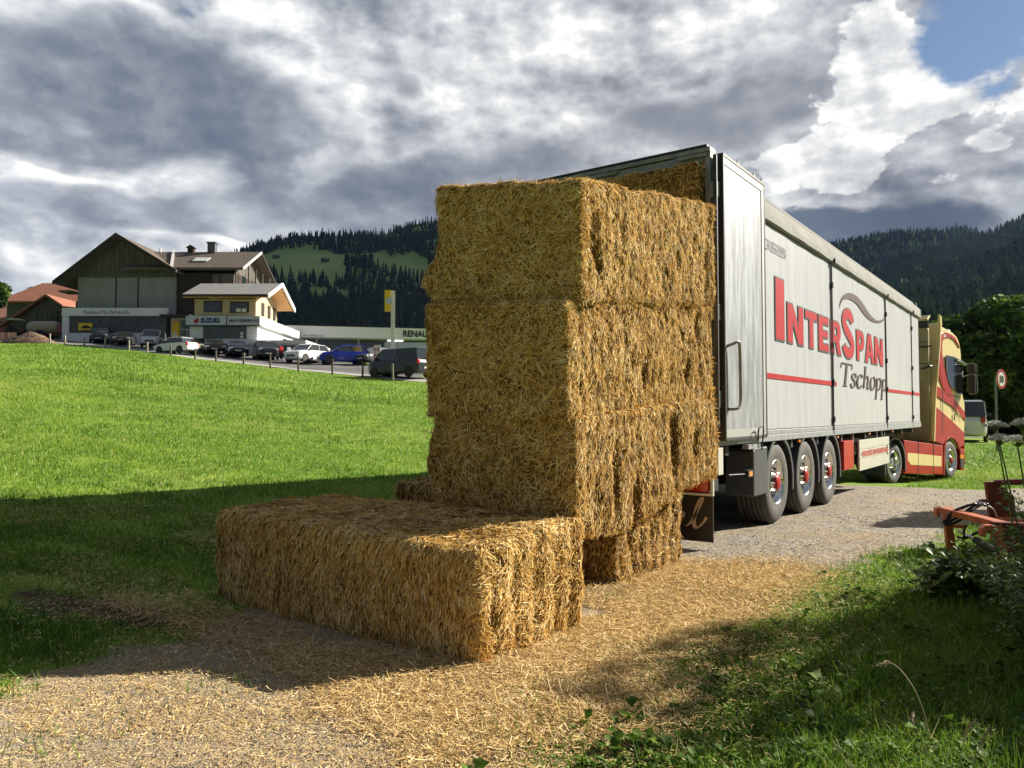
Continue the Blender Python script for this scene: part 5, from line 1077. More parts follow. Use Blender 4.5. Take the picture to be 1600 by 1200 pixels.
PB().box(-39.0, -35.7, 84.6, 87.9, 12.1, 12.3).build('entrance_canopy', M_BLACK, H)
PB().box(-38.6, -35.7, 86.6, 86.8, 7, 12.09).build('entrance_wall', M_WHITE, H)
yp = PB().box(-38.35, -37.55, 86.3, 86.58, 9.2, 11.75).build('yellow_panel', M_YEL, H)
PB().prism([(-37.95, 10.55), (-37.68, 10.0), (-37.95, 9.45), (-38.22, 10.0)], 86.22, 86.29, 'y').build('emblem', M_CHROME, yp); PB().prism([(-37.95, 10.28), (-37.82, 10.0), (-37.95, 9.72), (-38.08, 10.0)], 86.19, 86.215, 'y').build('emblem_centre', M_YEL, yp)
ed = PB().box(-37.4, -35.9, 86.45, 86.58, 8.7, 11.85).build('glazed_door', M_GWIN, H)
PB().box(-37.45, -35.85, 86.40, 86.449, 10.75, 10.87).box(-36.70, -36.62, 86.40, 86.449, 8.7, 10.74).build('door_frame', M_SIGNG, ed)
# garage with pine-clad upper floor
Gg = empty('garage_building', (-28, 76, 7), 0, 'two-storey white garage with light pine upper floor and grey roof', 'garage')
PB().box(-32.0, -25.3, 76, 95, 4, 10.9).build('wall', M_WHITE, Gg)
PB().box(-31.6, -25.5, 76.1, 83, 10.9, 12.7).build('upper_wall', M_PINE, Gg)
PB().prism([(76.1, 12.7), (83, 12.7), (79.5, 14.3)], -25.75, -25.5, 'x').build('gable_wall', M_PINE, Gg)
rf = gableroofP(Gg, -32.4, -24.0, 74.9, 84.1, (13.0, 12.85), 14.85, M_ROOFG, along='x', ridge=79.5, th=.10)
PB().prism([(74.95, 12.88), (79.5, 14.7), (84.05, 12.73), (84.05, 12.55), (79.5, 14.48), (74.95, 12.68)], -32.3, -24.1, 'x').build('soffit', mat('pine_soffit', (.72, .40, .16), rough=.7, var=.1), Gg)
PB().prism([(74.8, 13.03), (79.5, 14.92), (79.5, 14.52), (74.8, 12.62)], -23.98, -23.82, 'x').build('bargeboard', M_TRIMW, Gg)
PB().prism([(79.5, 14.92), (84.2, 12.88), (84.2, 12.45), (79.5, 14.52)], -23.98, -23.82, 'x').build('bargeboard', M_TRIMW, Gg)
PB().box(-32.4, -24.0, 74.72, 74.86, 12.78, 13.0).build('gutter', M_BROWNW, Gg)
for (a, b_, ra, rb) in [(316.6, 345, 469.6, 487), (358, 387, 471, 488)]:
    f = PB().box((a-800)/1200*76.1, (b_-800)/1200*76.1, 76.02, 76.095, CAMH+(645-rb)/1200*76.1, CAMH+(645-ra)/1200*76.1).build('window_frame', M_BROWNW, Gg)
    PB().box((a-800)/1200*76.1+.1, (b_-800)/1200*76.1-.1, 75.99, 76.018, CAMH+(645-rb)/1200*76.1+.1, CAMH+(645-ra)/1200*76.1-.1).build('pane', M_WIN, f)
for x in (-27.4, -26.85): PB().box(x, x+.45, 75.97, 75.988, 11.42, 11.75).build('notice', M_TRIMW, Gg)
for y in (77.8, 79.8, 81.6): PB().box(-25.498, -25.42, y, y+.75, 11.3-.0, 12.6).build('window', M_BROWNW, Gg)
sg = PB().box(-32.2, -24.9, 75.5, 75.99, 10.05, 10.95).box(-25.29, -24.9, 75.991, 90, 10.05, 10.95).build('sign_band', M_SIGNG, Gg)
PB().box(-32.25, -24.85, 75.45, 75.99, 9.96, 10.04).box(-28.2, -28.1, 75.48, 75.499, 10.05, 10.95).build('sign_edge', M_BLACK, sg)
textP(sg, 'SUZUKI', mat('sign_blue', (.02, .035, .22)), .62, -30.7, 75.48, 10.30, xs=.86, off=.035)
shp = [(0, .30), (.42, .55), (.22, .42), (.5, .26), (.5, .18), (.30, .06), (.10, .18), (.28, .28), (0, .30)]
ez = 10.25; ex = -31.15
PB().prism([(ex, ez+.36), (ex-.28, ez+.20), (ex-.10, ez+.11), (ex-.28, ez+.02), (ex, ez-.04+.02), (ex+.28, ez+.18), (ex+.10, ez+.27), (ex+.28, ez+.36), (ex, ez+.54)], 75.46, 75.495, 'y').build('red_emblem', M_LRED, sg)
textP(sg, 'MAX PERREN AG', mat('sign_dark', (.05, .06, .09)), .42, -27.9, 75.48, 10.34, xs=.92, off=.01)
sw = PB().box((316-800)/1200*76, (384-800)/1200*76, 75.93, 75.995, CAMH+(645-529)/1200*76, CAMH+(645-506)/1200*76).build('shop_window', M_GWIN, Gg)
for (a, z) in ((-26.95, 9.15), (-26.95, 8.8)): PB().box(a, a+.3, 75.90, 75.925, z, z+.25).build('notice', M_TRIMW, sw)
# low flat wing with two openings
PB().box(-25.29, -20.2, 74.6, 84, 4, 8.1).build('wing_wall', M_WHITE, Gg); PB().box(-25.6, -20.0, 74.3, 84.2, 8.101, 8.45).build('wing_roof', M_TRIMW, Gg)
PB().box(-20.199, -20.1, 75.6, 83, 4.5, 6.9).build('wing_side_window', M_WIN, Gg)
for (a, b_) in ((403, 431), (440, 467)): PB().box((a-800)/1200*74.6, (b_-800)/1200*74.6, 74.52, 74.595, 5.6, 7.95).build('garage_door', M_GWIN, Gg)
PB().box(-25.285, -25.2, 78, 80, 7.3+1.2, 9.6).box(-25.285, -25.2, 86, 87, 8.5, 9.6).split('side_window', M_WIN, Gg) if False else PB().box(-25.285, -25.2, 84.5, 87, 8.4, 9.6).build('side_window', M_WIN, Gg)
# long showroom
SW = empty('showroom', (-14, 92, 6.5), 0, 'long low car showroom with white fascia and dark glass front', 'showroom')
fr = np.array([-26.2, 90.0]); to = np.array([14.0, 99.0]); dd = (to-fr)/np.linalg.norm(to-fr); nn_ = np.array([dd[1], -dd[0]])
def quadbox(u0, u1, v0, v1, z0, z1):
    p = [fr+dd*u+nn_*-v for u, v in ((u0, v0), (u1, v0), (u1, v1), (u0, v1))]; return [(*q, z0) for q in p]+[(*q, z1) for q in p]
L_ = 41
PB().hexa(quadbox(0, L_, 0, 14, 10.35, 11.55)).build('fascia', mat('fascia_white', (.78, .80, .82), rough=.5, var=.04), SW)
PB().hexa(quadbox(-.3, L_+.3, -.15, 14.2, 11.551, 11.66)).build('roof', M_TRIMW, SW)
PB().hexa(quadbox(1.5, L_-1, 2.5, 13, 4, 10.349)).build('glass_front', M_WIN, SW)
for u in range(3, 40, 5): PB().hexa(quadbox(u, u+.14, 2.35, 2.49, 5, 10.348)).build('column', M_SIGNG, SW)
M_LIT = mat('lamp_tube', (.9, .92, .9), emit=1.3)
for u in (11.5, 21.0, 27): PB().hexa([tuple(np.array(q)) for q in quadbox(u, u+1.9, 1.0, 1.15, 10.15, 10.25)]).build('ceiling_lamp', M_LIT, SW)
textP(SW, 'RENAULT', M_BLACK, 1.02, *(fr+dd*13.25+nn_*.05), 10.66, right=(dd[0], dd[1], 0), xs=.92, off=.035)
textP(SW, 'MAX PERREN AG', M_DGREY, .30, *(fr+dd*1.6+nn_*.05), 10.42, right=(dd[0], dd[1], 0), xs=1.0)
# houses with red roofs
for (x0, x1, y0, y1, zb, ze, zr, lab, rm, wm) in [(-71.5, -58.5, 106, 118, 8, 16.9, 20.4, 'house with large bright orange tiled roof behind the barn', M_ROOFR, M_DGREY), (-92, -71.5, 112, 124, 8, 14.9, 18.0, 'house with faded red roof at the far left edge', mat('faded_red_roof', (.30, .13, .08), rough=.8, var=.2, scale=1.5), M_BOARD)]:
    h = empty('house', ((x0+x1)/2, y0, zb), 0, lab, 'house', 'red-roofed houses')
    PB().box(x0+.8, x1-.8, y0+1, y1-1, zb-2, ze-.1).build('wall', wm, h)
    PB().prism([(y0+1, ze-.1), (y1-1, ze-.1), ((y0+y1)/2, zr-.5)], x0+.8, x1-.8, 'x').build('gable_wall', wm, h)
    c = (y0+y1)/2; rf_ = PB()
    rf_.v = [(x0, y0, ze), (x1, y0, ze), (x1-2.2 if 'orange' in lab else x1, c, zr), (x0+2.6, c, zr), (x0, y1, ze), (x1, y1, ze), (x0, y0, ze-.25), (x1, y0, ze-.25), (x1, y1, ze-.25), (x0, y1, ze-.25)]
    rf_.f = [(0, 1, 2, 3), (3, 2, 5, 4), (0, 3, 4), (1, 5, 2), (0, 6, 7, 1), (1, 7, 8, 5), (5, 8, 9, 4), (4, 9, 6, 0), (6, 9, 8, 7)]; rf_.build('roof', rm, h)
    PB().box(x0+3, x0+4, y0+.93, y0+.99, zb+3, zb+4.3).build('window', M_WIN, h)
B = empty('barn', (-60, 98, 9), 0, 'grey boarded barn with low red-tiled gable roof, left of the farmhouse', 'barn')
PB().prism([(-66.0, 8), (-54.5, 8), (-54.5, 14.6), (-57.6, 14.9), (-59.4, 16.1), (-66.0, 11.7)], 98, 106, 'y').build('wall', M_BOARD, B)
PB().prism([(-67.2, 11.3), (-59.4, 16.55), (-57.2, 15.1), (-57.2, 14.85), (-59.4, 16.25), (-67.2, 11.0)], 97.3, 106.5, 'y').build('roof', M_ROOFR, B)
PB().prism([(-57.2, 15.0), (-53.5, 14.6), (-53.5, 14.35), (-57.2, 14.75)], 97.4, 106.5, 'y').build('lean_to_roof', M_ROOFR, B)
PB().box(-58.3, -58.1, 97.8, 97.99, 9, 14.4).box(-55.9, -55.7, 97.8, 97.99, 9, 14.0).build('door_post', M_DWOOD, B)
PB().box(-61.0, -56.0, 97.5, 97.6, 13.75, 13.95).build('lintel', M_BOARD, B)
# ---------------------------------------------------------------- signs and posts by the garage
py_ = empty('sign_pylon', (-9.8, 62, float(gz(-9.8, 62))), R(8), 'tall white sign post with square yellow board and silver diamond emblem', 'sign')
MB().box(-.02, .30, -.15, .15, -.3, 6.3).build('post', M_TRIMW, py_)
yb = MB().box(-.52, -.03, -.24, .24, 4.62, 6.32).build('board', M_YEL, py_)
MB().lathe((-.14, -.26, 5.45), (0, -1, 0), [(0, .30), (.03, .29), (.05, .22), (.06, .01)], 20).build('emblem_disc', M_SIGNG, yb, smooth=False)
MB().prism([(-.14, 5.68), (-.03, 5.45), (-.14, 5.22), (-.25, 5.45)], -.35, -.325).build('emblem', M_CHROME, yb)
bn = empty('banner', (-10.6, 60, float(gz(-10.6, 60))), R(-10), 'narrow white banner with red pattern beside the sign post', 'banner')
MB().box(-.25, .25, -.01, .01, .35, 1.95).build('cloth', M_TRIMW, bn); m = MB()
for z in (.55, 1.0, 1.45): m.box(-.2, -.12, -.02, -.012, z, z+.32).box(.12, .2, -.02, -.012, z, z+.32).box(-.11, .11, -.02, -.012, z+.12, z+.2)
m.build('red_pattern', M_LRED, bn.children[0]); MB().cyl((.27, 0, 0), (.27, 0, 2.0), .02).build('pole', M_SIGNG, bn)
# fence posts along the top of the meadow
M_POST = mat('weathered_post', (.17, .14, .11), rough=.9, var=.3, scale=6, stretch=(1, 1, .3)); M_POSTL = mat('pale_post', (.42, .38, .31), rough=.9, var=.2, scale=6, stretch=(1, 1, .3))
PL = ['beside the spoil heap', 'right of the spoil heap', 'before the left end of the tyre shop', 'before the first parked dark car', 'between the grey saloon and the white van', 'below the white van', 'before the middle of the white hatchback', 'before the tail of the white hatchback', 'before the two black cars', 'right of the second black car', 'before the dark car at the low wing', 'before the white crossover', 'before the nose of the blue car', 'left of the grey van', 'before the middle of the grey van', 'below the tail of the grey van, next to the straw']
for i, (px, row) in enumerate(PX_POST):
    x, y = edge_pt(px, -.15); h_ = .95 if px < 400 else 1.12; z = float(gz(x, y)); ln = random.uniform(-.05, .05)
    o = MB().add([(-.06, -.06, -.2), (.06, -.06, -.2), (.06, .06, -.2), (-.06, .06, -.2), (-.055+ln, -.05, h_), (.055+ln, -.05, h_), (.05+ln, .05, h_+.03), (-.05+ln, .05, h_+.03)], [(0, 3, 2, 1), (4, 5, 6, 7), (0, 1, 5, 4), (1, 2, 6, 5), (2, 3, 7, 6), (3, 0, 4, 7)]).build('fence_post', M_POSTL if i in (0, 1, 2, 3, 4, 5, 14) else M_POST, None, loc=(x, y, z))
    tag(o, 'wooden fence post '+PL[i], 'fence post', 'fence posts at the top of the meadow')
# heap of earth, barrier boards
n = 40; V = []; a = np.linspace(-1, 1, n); A_, B_ = np.meshgrid(a, a); r_ = np.clip(1-np.sqrt(A_**2+B_**2), 0, 1); hz = 1.35*r_**.8*(1+.35*fbm2(A_, B_, 3, 4, 2))-.15
i = np.arange(n*n).reshape(n, n); Q = np.stack([i[:-1, :-1], i[:-1, 1:], i[1:, 1:], i[1:, :-1]], -1).reshape(-1, 4)
hx, hy = edge_pt(43, 1.2); o = npmesh('earth_heap', np.stack([A_*2.9, B_*1.6, hz], -1).reshape(-1, 3), Q, mat('earth', (.26, .165, .10), rough=.95, var=.4, scale=1.8, bump=.12, bscale=3.5)); o.location = (hx, hy, float(gz(hx, hy))); tag(o, 'heap of brown earth at the edge of the meadow', 'earth heap')
bx_, by_ = edge_pt(8, 7); o = MB().box(-2.4, 1.0, 0, .05, .1, .95).build('barrier', mat('red_white_board', (.50, .10, .07), col2=(.75, .55, .5), scale=1.0, stretch=(6, 1, .1), thr=(.48, .52)), None, loc=(bx_, by_, float(gz(bx_, by_)))); tag(o, 'low red and white barrier at the far left edge', 'barrier')
# ---------------------------------------------------------------- cars
M_TYR = mat('car_tyre', (.02, .02, .02), rough=.8); M_RIMC = mat('car_rim', (.45, .45, .46), rough=.35, metal=.7); M_HEAD = mat('head_lamp', (.75, .77, .78), rough=.1, coat=.8); M_PLATE = mat('number_plate', (.75, .75, .72), rough=.5)
PAINT = {}
def paint(c, name):
    if name not in PAINT: PAINT[name] = mat(name, c, rough=.25, var=.03, coat=.5, spec=.4)
    return PAINT[name]
# stations: x, sill z, shoulder z, roof z (or None), half width at shoulder, half width of roof
def car(px, row, head, kind, col, cname, label, group='cars parked in front of the garage', name='parked_car', Y=None, pos=None, scale=1.0):
    if pos is None:
        a = (px-800)/1200; best = None; de = float(np.interp(a, _TAZ, _TDE))
        for d in np.arange(de+1.5, de+20, .25):
            rr = 645-(float(gz(a*d, d))-CAMH)*1200/d
            if best is None or abs(rr-row) < best[0]: best = (abs(rr-row), d)
        Y = Y or best[1]; pos = (a*Y, Y)
    P = paint(col, cname)
    K = dict(hatch=dict(L=4.0, W=1.72, H=1.48, hood=.86, belt=.95, ws=.98, rf=.22, rr=-1.35, rg=-1.85, tail=.98), saloon=dict(L=4.55, W=1.80, H=1.45, hood=.84, belt=.94, ws=.95, rf=.15, rr=-1.0, rg=-1.75, tail=.98),
             suv=dict(L=4.35, W=1.84, H=1.66, hood=1.02, belt=1.10, ws=1.05, rf=.35, rr=-1.65, rg=-2.05, tail=1.12), van=dict(L=4.9, W=1.90, H=1.96, hood=1.15, belt=1.18, ws=1.75, rf=.95, rr=-2.25, rg=-2.40, tail=1.15),
             smallvan=dict(L=4.3, W=1.82, H=1.82, hood=1.02, belt=1.10, ws=1.35, rf=.65, rr=-2.0, rg=-2.1, tail=1.1))[kind]
    L, W, H = K['L'], K['W'], K['H']; z0 = float(gz(*pos)); t = empty(name, (pos[0], pos[1], z0+.01), math.atan2(head[1], head[0]), label, 'van' if 'van' in kind else 'car', group); t.scale = (scale,)*3
    hw = W/2; zb = .22; F, Bk = L/2, -L/2
    st = [(F, .40, K['hood']-.30, hw*.72), (F-.10, .28, K['hood']-.16, hw*.86), (F-.35, zb, K['hood']-.05, hw*.96), (K['ws']+.05, zb, K['hood']+.04, hw), (K['ws']-.35, zb, K['belt'], hw), (-.3, zb, K['belt']+.02, hw), (Bk+.55, zb, K['belt']+.04, hw*.99), (Bk+.12, zb+.04, K['tail'], hw*.94), (Bk, .34, K['tail']-.25, hw*.86)]
    V = []; Fc = []
    for (x, a0, a1, w) in st:
        V += [(x, -w*.94, a0), (x, -w, a0+.14), (x, -w*1.0, (a0+a1)/2+.08), (x, -w*.95, a1-.03), (x, -w*.78, a1+.02), (x, w*.78, a1+.02), (x, w*.95, a1-.03), (x, w*1.0, (a0+a1)/2+.08), (x, w, a0+.14), (x, w*.94, a0)]
    for i in range(len(st)-1):
        for j in range(10): Fc.append((i*10+j, i*10+(j+1) % 10, (i+1)*10+(j+1) % 10, (i+1)*10+j))
    Fc += [tuple(range(10)), tuple(range(len(V)-1, len(V)-11, -1))]
    mb = MB(); mb.add(V, Fc); body = mb.build('body', P, t, bevel=.03)
    # cabin: glass shell with painted roof and pillars
    b0, b1 = K['ws']+.02, K['rg']; r0, r1 = K['rf'], K['rr']; zb1 = K['belt']-.01; wb, wr = hw*.93, hw*.76 if 'van' not in kind else hw*.86
    g = [(b0, -wb, zb1), (b1, -wb, zb1), (b1, wb, zb1), (b0, wb, zb1), (r0, -wr, H-.06), (r1, -wr, H-.06), (r1, wr, H-.06), (r0, wr, H-.06)]
    MB().hexa(g).build('windows', M_GLASSD, body)
    MB().hexa([(r0+.10, -wr-.015, H-.09), (r1-.05, -wr-.015, H-.09), (r1-.05, wr+.015, H-.09), (r0+.10, wr+.015, H-.09), (r0-.15, -wr*.85, H), (r1+.1, -wr*.85, H-.01), (r1+.1, wr*.85, H-.01), (r0-.15, wr*.85, H)]).build('roof', P, body, bevel=.02)
    def lerp(a, b_, f): return tuple(a[i]+(b_[i]-a[i])*f for i in range(3))
    for sgn in (-1, 1):
        for xb, xr in ((b0-.02, r0), ((b0+b1)/2+.05, (r0+r1)/2+.0), (b1+.12, r1+.08)):
            MB().tube([(xb, sgn*wb*1.0, zb1), (xr, sgn*wr*1.0, H-.07)], .040, 5).build('pillar', P if xb != (b0+b1)/2+.05 else M_BLACK, body)
        if kind == 'van': MB().hexa([(-.55, sgn*(wb+.012), zb1), (b1+.05, sgn*(wb+.012), zb1), (b1+.05, sgn*(wb-.03), zb1), (-.55, sgn*(wb-.03), zb1), (-.60, sgn*(wr+.012), H-.08), (r1, sgn*(wr+.012), H-.08), (r1, sgn*(wr-.03), H-.08), (-.6, sgn*(wr-.03), H-.08)]).build('side_panel', P, body)
        MB().box(b0-.42, b0-.27, sgn*hw*1.0-.02 if sgn > 0 else -hw-.16, hw+.16 if sgn > 0 else -hw+.02, zb1+.02, zb1+.15).build('mirror', M_BLACK, body, bevel=.02)
        MB().box(F-.20, F-.05, sgn*hw*.72-.16, sgn*hw*.72+.16, K['hood']-.30, K['hood']-.15).build('headlight', M_HEAD, body, bevel=.02)
        MB().box(Bk+.0, Bk+.12, sgn*hw*.83-.10, sgn*hw*.83+.10, K['tail']-.32, K['tail']-.02).build('tail_light', M_LAMPR, body, bevel=.015)
        for xw in (F-.85, Bk+.80):
            rw = .32 if 'van' not in kind and kind != 'suv' else .35
            MB().lathe((xw, sgn*(hw-.10), rw), (0, sgn, 0), [(0, rw*1.16), (.105, rw*1.16), (.106, .01)], 18).build('wheel_arch', M_BLACK, body)
            wl = MB().lathe((0, 0, 0), (0, sgn, 0), [(-.18, rw*.7), (-.18, rw), (-.02, rw), (0, rw*.93), (0, rw*.68), (-.03, rw*.66)], 18).build('wheel', M_TYR, t, loc=(xw, sgn*(hw+.012), rw))
            MB().lathe((0, 0, 0), (0, sgn, 0), [(-.01, rw*.68), (-.04, rw*.55), (-.03, rw*.2), (-.01, .01)], 12).build('rim', M_RIMC, wl)
    MB().box(F-.04, F+.015, -hw*.45, hw*.45, .42, .62).build('grille', M_BLACK, body); MB().box(F+.016, F+.03, -.26, .26, .38, .48).build('number_plate', M_PLATE, body); MB().box(Bk-.02, Bk+.05, -.26, .26, .52, .64).build('number_plate', M_PLATE, body)
    return t
fr_ = (.35, -.94)
car(156, 531, fr_, 'smallvan', (.012, .014, .022), 'black_blue_paint', 'dark people carrier parked before the tyre shop windows, leftmost of the cars', Y=84)
car(193, 537, (.30, -.95), 'saloon', (.035, .036, .038), 'graphite_paint', 'dark grey saloon parked nose-out between the people carrier and the white van', Y=82)
car(238, 540, (.25, -.97), 'smallvan', (.72, .73, .74), 'white_paint', 'small white van parked nose-out at the right end of the tyre shop', Y=80)
car(274, 556, (-.93, .36), 'hatch', (.78, .78, .78), 'bright_white_paint', 'white hatchback standing sideways on the road, tail to the right', Y=70, name='hatchback')
car(306, 552, (.45, -.89), 'hatch', (.42, .46, .28), 'pale_green_paint', 'pale green small car behind the tail of the white hatchback', Y=75)
car(333, 557, (.40, -.92), 'saloon', (.010, .011, .010), 'black_paint', 'black car right of the pale green one, under the large green window', Y=72)
car(369, 561, (.40, -.92), 'saloon', (.012, .014, .03), 'midnight_paint', 'midnight blue car in front of the right end of the green shop window', Y=70)
car(414, 566, (.42, -.90), 'suv', (.018, .018, .022), 'charcoal_paint', 'dark crossover before the low white garage wing', Y=68)
car(480, 570, (-.42, -.91), 'suv', (.80, .80, .80), 'bright_white_paint', 'white crossover seen from the front, left of the blue one', Y=66.5)
car(536, 573, (-.90, -.42), 'suv', (.008, .025, .30), 'blue_paint', 'shiny blue crossover with its nose to the left', Y=66)
car(586, 566, (-.5, -.85), 'hatch', (.10, .105, .11), 'mid_grey_paint', 'grey car half hidden behind the grey van', Y=67)
car(586, 556, (-.95, -.2), 'suv', (.008, .010, .014), 'black_blue_paint', 'black car deep under the showroom roof behind the banner', Y=76)
car(626, 593, (-.80, .60), 'van', (.030, .034, .033), 'grey_green_paint', 'large dark grey van on the road with its tail towards the straw stack', Y=52.5, name='grey_van', group='vehicles on the road')
car(1519, 679, (.52, .85), 'smallvan', (.78, .78, .79), 'bright_white_paint', 'white car seen from behind beyond the truck cab', Y=35, name='white_car', group='vehicles on the road', pos=(705/1200*35, 35))
bxv = empty('box_trailer', (-9.5, 72, float(gz(-9.5, 72))), R(4), 'pale box body behind the grey van', 'trailer')
MB().box(-2.4, 2.3, -1, 1, .7, 2.35).build('box', mat('pale_box', (.50, .56, .62), rough=.5, var=.05), bxv, bevel=.03)
for sx_ in (-1, 1):
    for xx in (-.5, .5): MB().lathe((xx, sx_*.95, .33), (0, sx_, 0), [(-.1, .25), (-.1, .33), (.1, .33), (.1, .2), (.05, .01)], 14).build('wheel', M_TYR, bxv)
# motorcycles by the wing
def moto(px, Y, head, c, cn, lab):
    x = (px-800)/1200*Y; t = empty('motorcycle', (x, Y, float(gz(x, Y))), math.atan2(head[1], head[0]), lab, 'motorcycle', 'motorcycles by the garage'); P = paint(c, cn)
    for xx in (-.68, .70): MB().lathe((xx, 0, .31), (0, 1, 0), [(-.05, .22), (-.06, .29), (0, .31), (.06, .29), (.05, .22)], 16).cyl((xx, -.06, .31), (xx, .06, .31), .05).build('wheel', M_TYR, t)
    MB().prism([(-.25, .30), (.30, .30), (.38, .60), (-.30, .60)], -.14, .14).build('engine', M_STEEL, t, bevel=.02)
    MB().prism([(-.20, .74), (.30, .66), (.42, .90), (.22, 1.0), (-.10, .88)], -.15, .15).build('tank', P, t, bevel=.04); MB().prism([(-.95, .82), (-.25, .72), (-.12, .84), (-.90, .95)], -.12, .12).build('seat', M_BLACK, t, bevel=.03)
    MB().prism([(.42, .62), (.62, .55), (.70, .85), (.52, 1.20), (.42, 1.05)], -.17, .17).build('fairing', P, t, bevel=.04)
    MB().tube([(.70, 0, .31), (.45, 0, 1.0)], .035, 6).tube([(.42, -.34, 1.06), (.45, 0, 1.02), (.42, .34, 1.06)], .018, 5).build('fork', M_STEEL, t)
moto(436, 69.5, (.5, -.86), (.5, .02, .02), 'moto_red', 'red motorcycle right of the dark crossover'); moto(449, 69, (.4, -.9), (.6, .6, .6), 'moto_silver', 'silver motorcycle left of the white crossover')
# farm tractor with slurry tanker
ft = empty('farm_tractor', (-57.0, 87, float(gz(-57, 87))), R(180), 'old red farm tractor parked before the barn', 'tractor')
for xx, r_, w in ((-.7, .75, .4), (1.3, .42, .25)):
    for s_ in (-1, 1):
        wl = MB().lathe((xx, s_*.8, r_), (0, s_, 0), [(-w/2, r_*.6), (-w/2, r_), (w/2, r_), (w/2, r_*.6), (w/4, .01)], 18).build('wheel', M_TYR, ft); 
MB().prism([(-.2, .7), (1.8, .7), (1.8, 1.35), (-.2, 1.5)], -.35, .35).build('bonnet', mat('faded_red', (.30, .04, .03), rough=.5, var=.2), ft, bevel=.05); MB().box(-1.2, -.1, -.55, .55, .8, 1.3).build('fender', bpy.data.materials['faded_red'], ft, bevel=.05)
MB().box(-1.25, .0, -.6, .6, 2.25, 2.35).build('cab_roof', M_TRIMW, ft)
for x_ in (-1.2, -.05):
    for y_ in (-.55, .55): MB().cyl((x_, y_, 1.3), (x_, y_, 2.25), .035).build('cab_post', M_BLACK, ft)
sk_ = empty('slurry_tanker', (-53.3, 87, float(gz(-53.3, 87))), R(180), 'beige barrel tanker coupled behind the old tractor', 'tanker')
MB().lathe((-1.9, 0, 1.35), (1, 0, 0), [(0, .01), (.05, .4), (.2, .62), (.6, .72), (3.0, .72), (3.4, .6), (3.6, .35), (3.62, .01)], 22).build('tank', mat('beige_tank', (.42, .37, .27), rough=.5, var=.15), sk_, smooth=True)
for s_ in (-1, 1): MB().lathe((-.2, s_*.95, .5), (0, s_, 0), [(-.18, .3), (-.18, .5), (.18, .5), (.18, .3), (.1, .01)], 16).build('wheel', M_TYR, sk_)
MB().box(-2.2, 2.4, -.3, .3, .5, .62).box(-2.6, -1.9, -.5, .5, .8, 1.5).build('frame', bpy.data.materials['faded_red'], sk_)
# speed sign
sx0, sy0 = 756/1200*27.5, 27.5; sp_s = empty('speed_sign', (sx0, sy0, float(gz(sx0, sy0))-.1), R(33), 'round white and red speed limit sign on a grey pole beyond the verge', 'sign'); zc = CAMH+(645-592)/1200*27.5-float(sp_s.location[2]); hz0 = zc+.05
MB().cyl((0, 0, 0), (0, 0, hz0), .035, n=10).box(-.02, .16, -.02, .0, hz0-.08, hz0-.03).build('pole', mat('galvanised_pole', (.20, .21, .21), rough=.5, metal=.3), sp_s)
dc = MB().lathe((.30, -.05, zc), (0, -1, 0), [(0, .355), (.02, .355), (.021, .01)], 32).build('disc', M_TRIMW, sp_s)
MB().lathe((.30, -.05, zc), (0, -1, 0), [(.0225, .355), (.026, .355), (.026, .265), (.0225, .265)], 32).build('red_ring', M_LRED, dc)
text_mesh('speed_figures', '50', M_BLACK, dc, .34, frame((.30, -.078, zc-.12), (1, 0, 0), (0, 0, 1)), .002, .012, .85, align='CENTER')
MB().lathe((.30, -.045, zc), (0, 1, 0), [(0, .34), (.004, .34), (.004, .01)], 24).build('disc_back', M_SIGNG, dc)
# ---------------------------------------------------------------- orange loader frame standing on the verge
M_OR = mat('orange_paint', (.56, .135, .045), rough=.5, var=.3, scale=6, col2=(.30, .10, .05), bump=.002, bscale=25); M_DR = mat('dark_red_paint', (.24, .020, .012), rough=.45, var=.3, scale=5); M_HOSE = mat('hose_rubber', (.018, .018, .018), rough=.35, var=.1); M_FIT = mat('steel_fitting', (.5, .5, .48), rough=.35, metal=.8)
lo_ = empty('loader_frame', (4.4, 7.3, float(gz(4.4, 7.3))), 0, 'orange and dark red steel loader coupling with black hoses, half in the weeds', 'farm implement')
def Lp(px, py, Y): p = at(px, py, Y); return tuple(float(p[i]-lo_.location[i]) for i in range(3))
def Z4(x, y, Y): return Lp(1400+x/4, 700+y/4, Y)
def bar(pts, w, m_, name, parent=lo_, bevel=.006):
    """flat steel: polygon given in the picture plane at depth, thickened in depth"""
    return MB().add([(p[0], p[1]-w/2, p[2]) for p in pts]+[(p[0], p[1]+w/2, p[2]) for p in pts], [tuple(range(len(pts))), tuple(range(2*len(pts)-1, len(pts)-1, -1))]+[(i, i+len(pts), (i+1) % len(pts)+len(pts), (i+1) % len(pts)) for i in range(len(pts))]).build(name, m_, parent, bevel=bevel)
Y1, Y2, Yb = 7.75, 7.05, 8.2
bar([Z4(*p, Y1) for p in [(300, 460), (340, 460), (362, 560), (378, 700), (335, 735), (318, 640)]], .05, M_OR, 'upright')
bar([Z4(*p, Y1) for p in [(240, 400), (246, 376), (270, 362), (300, 372), (330, 410), (340, 462), (296, 462), (300, 430), (290, 400), (272, 394), (264, 404), (266, 428), (250, 430)]], .06, M_OR, 'hook')
bar([Z4(*p, Y2) for p in [(600, 495), (650, 480), (668, 560), (690, 650), (696, 760), (650, 760), (632, 640), (610, 560)]], .06, M_OR, 'upright')
bar([Z4(*p, Y2) for p in [(524, 545), (526, 500), (548, 480), (590, 478), (622, 490), (612, 560), (604, 590), (598, 540), (580, 514), (560, 514), (548, 530), (546, 556)]], .07, M_OR, 'hook')
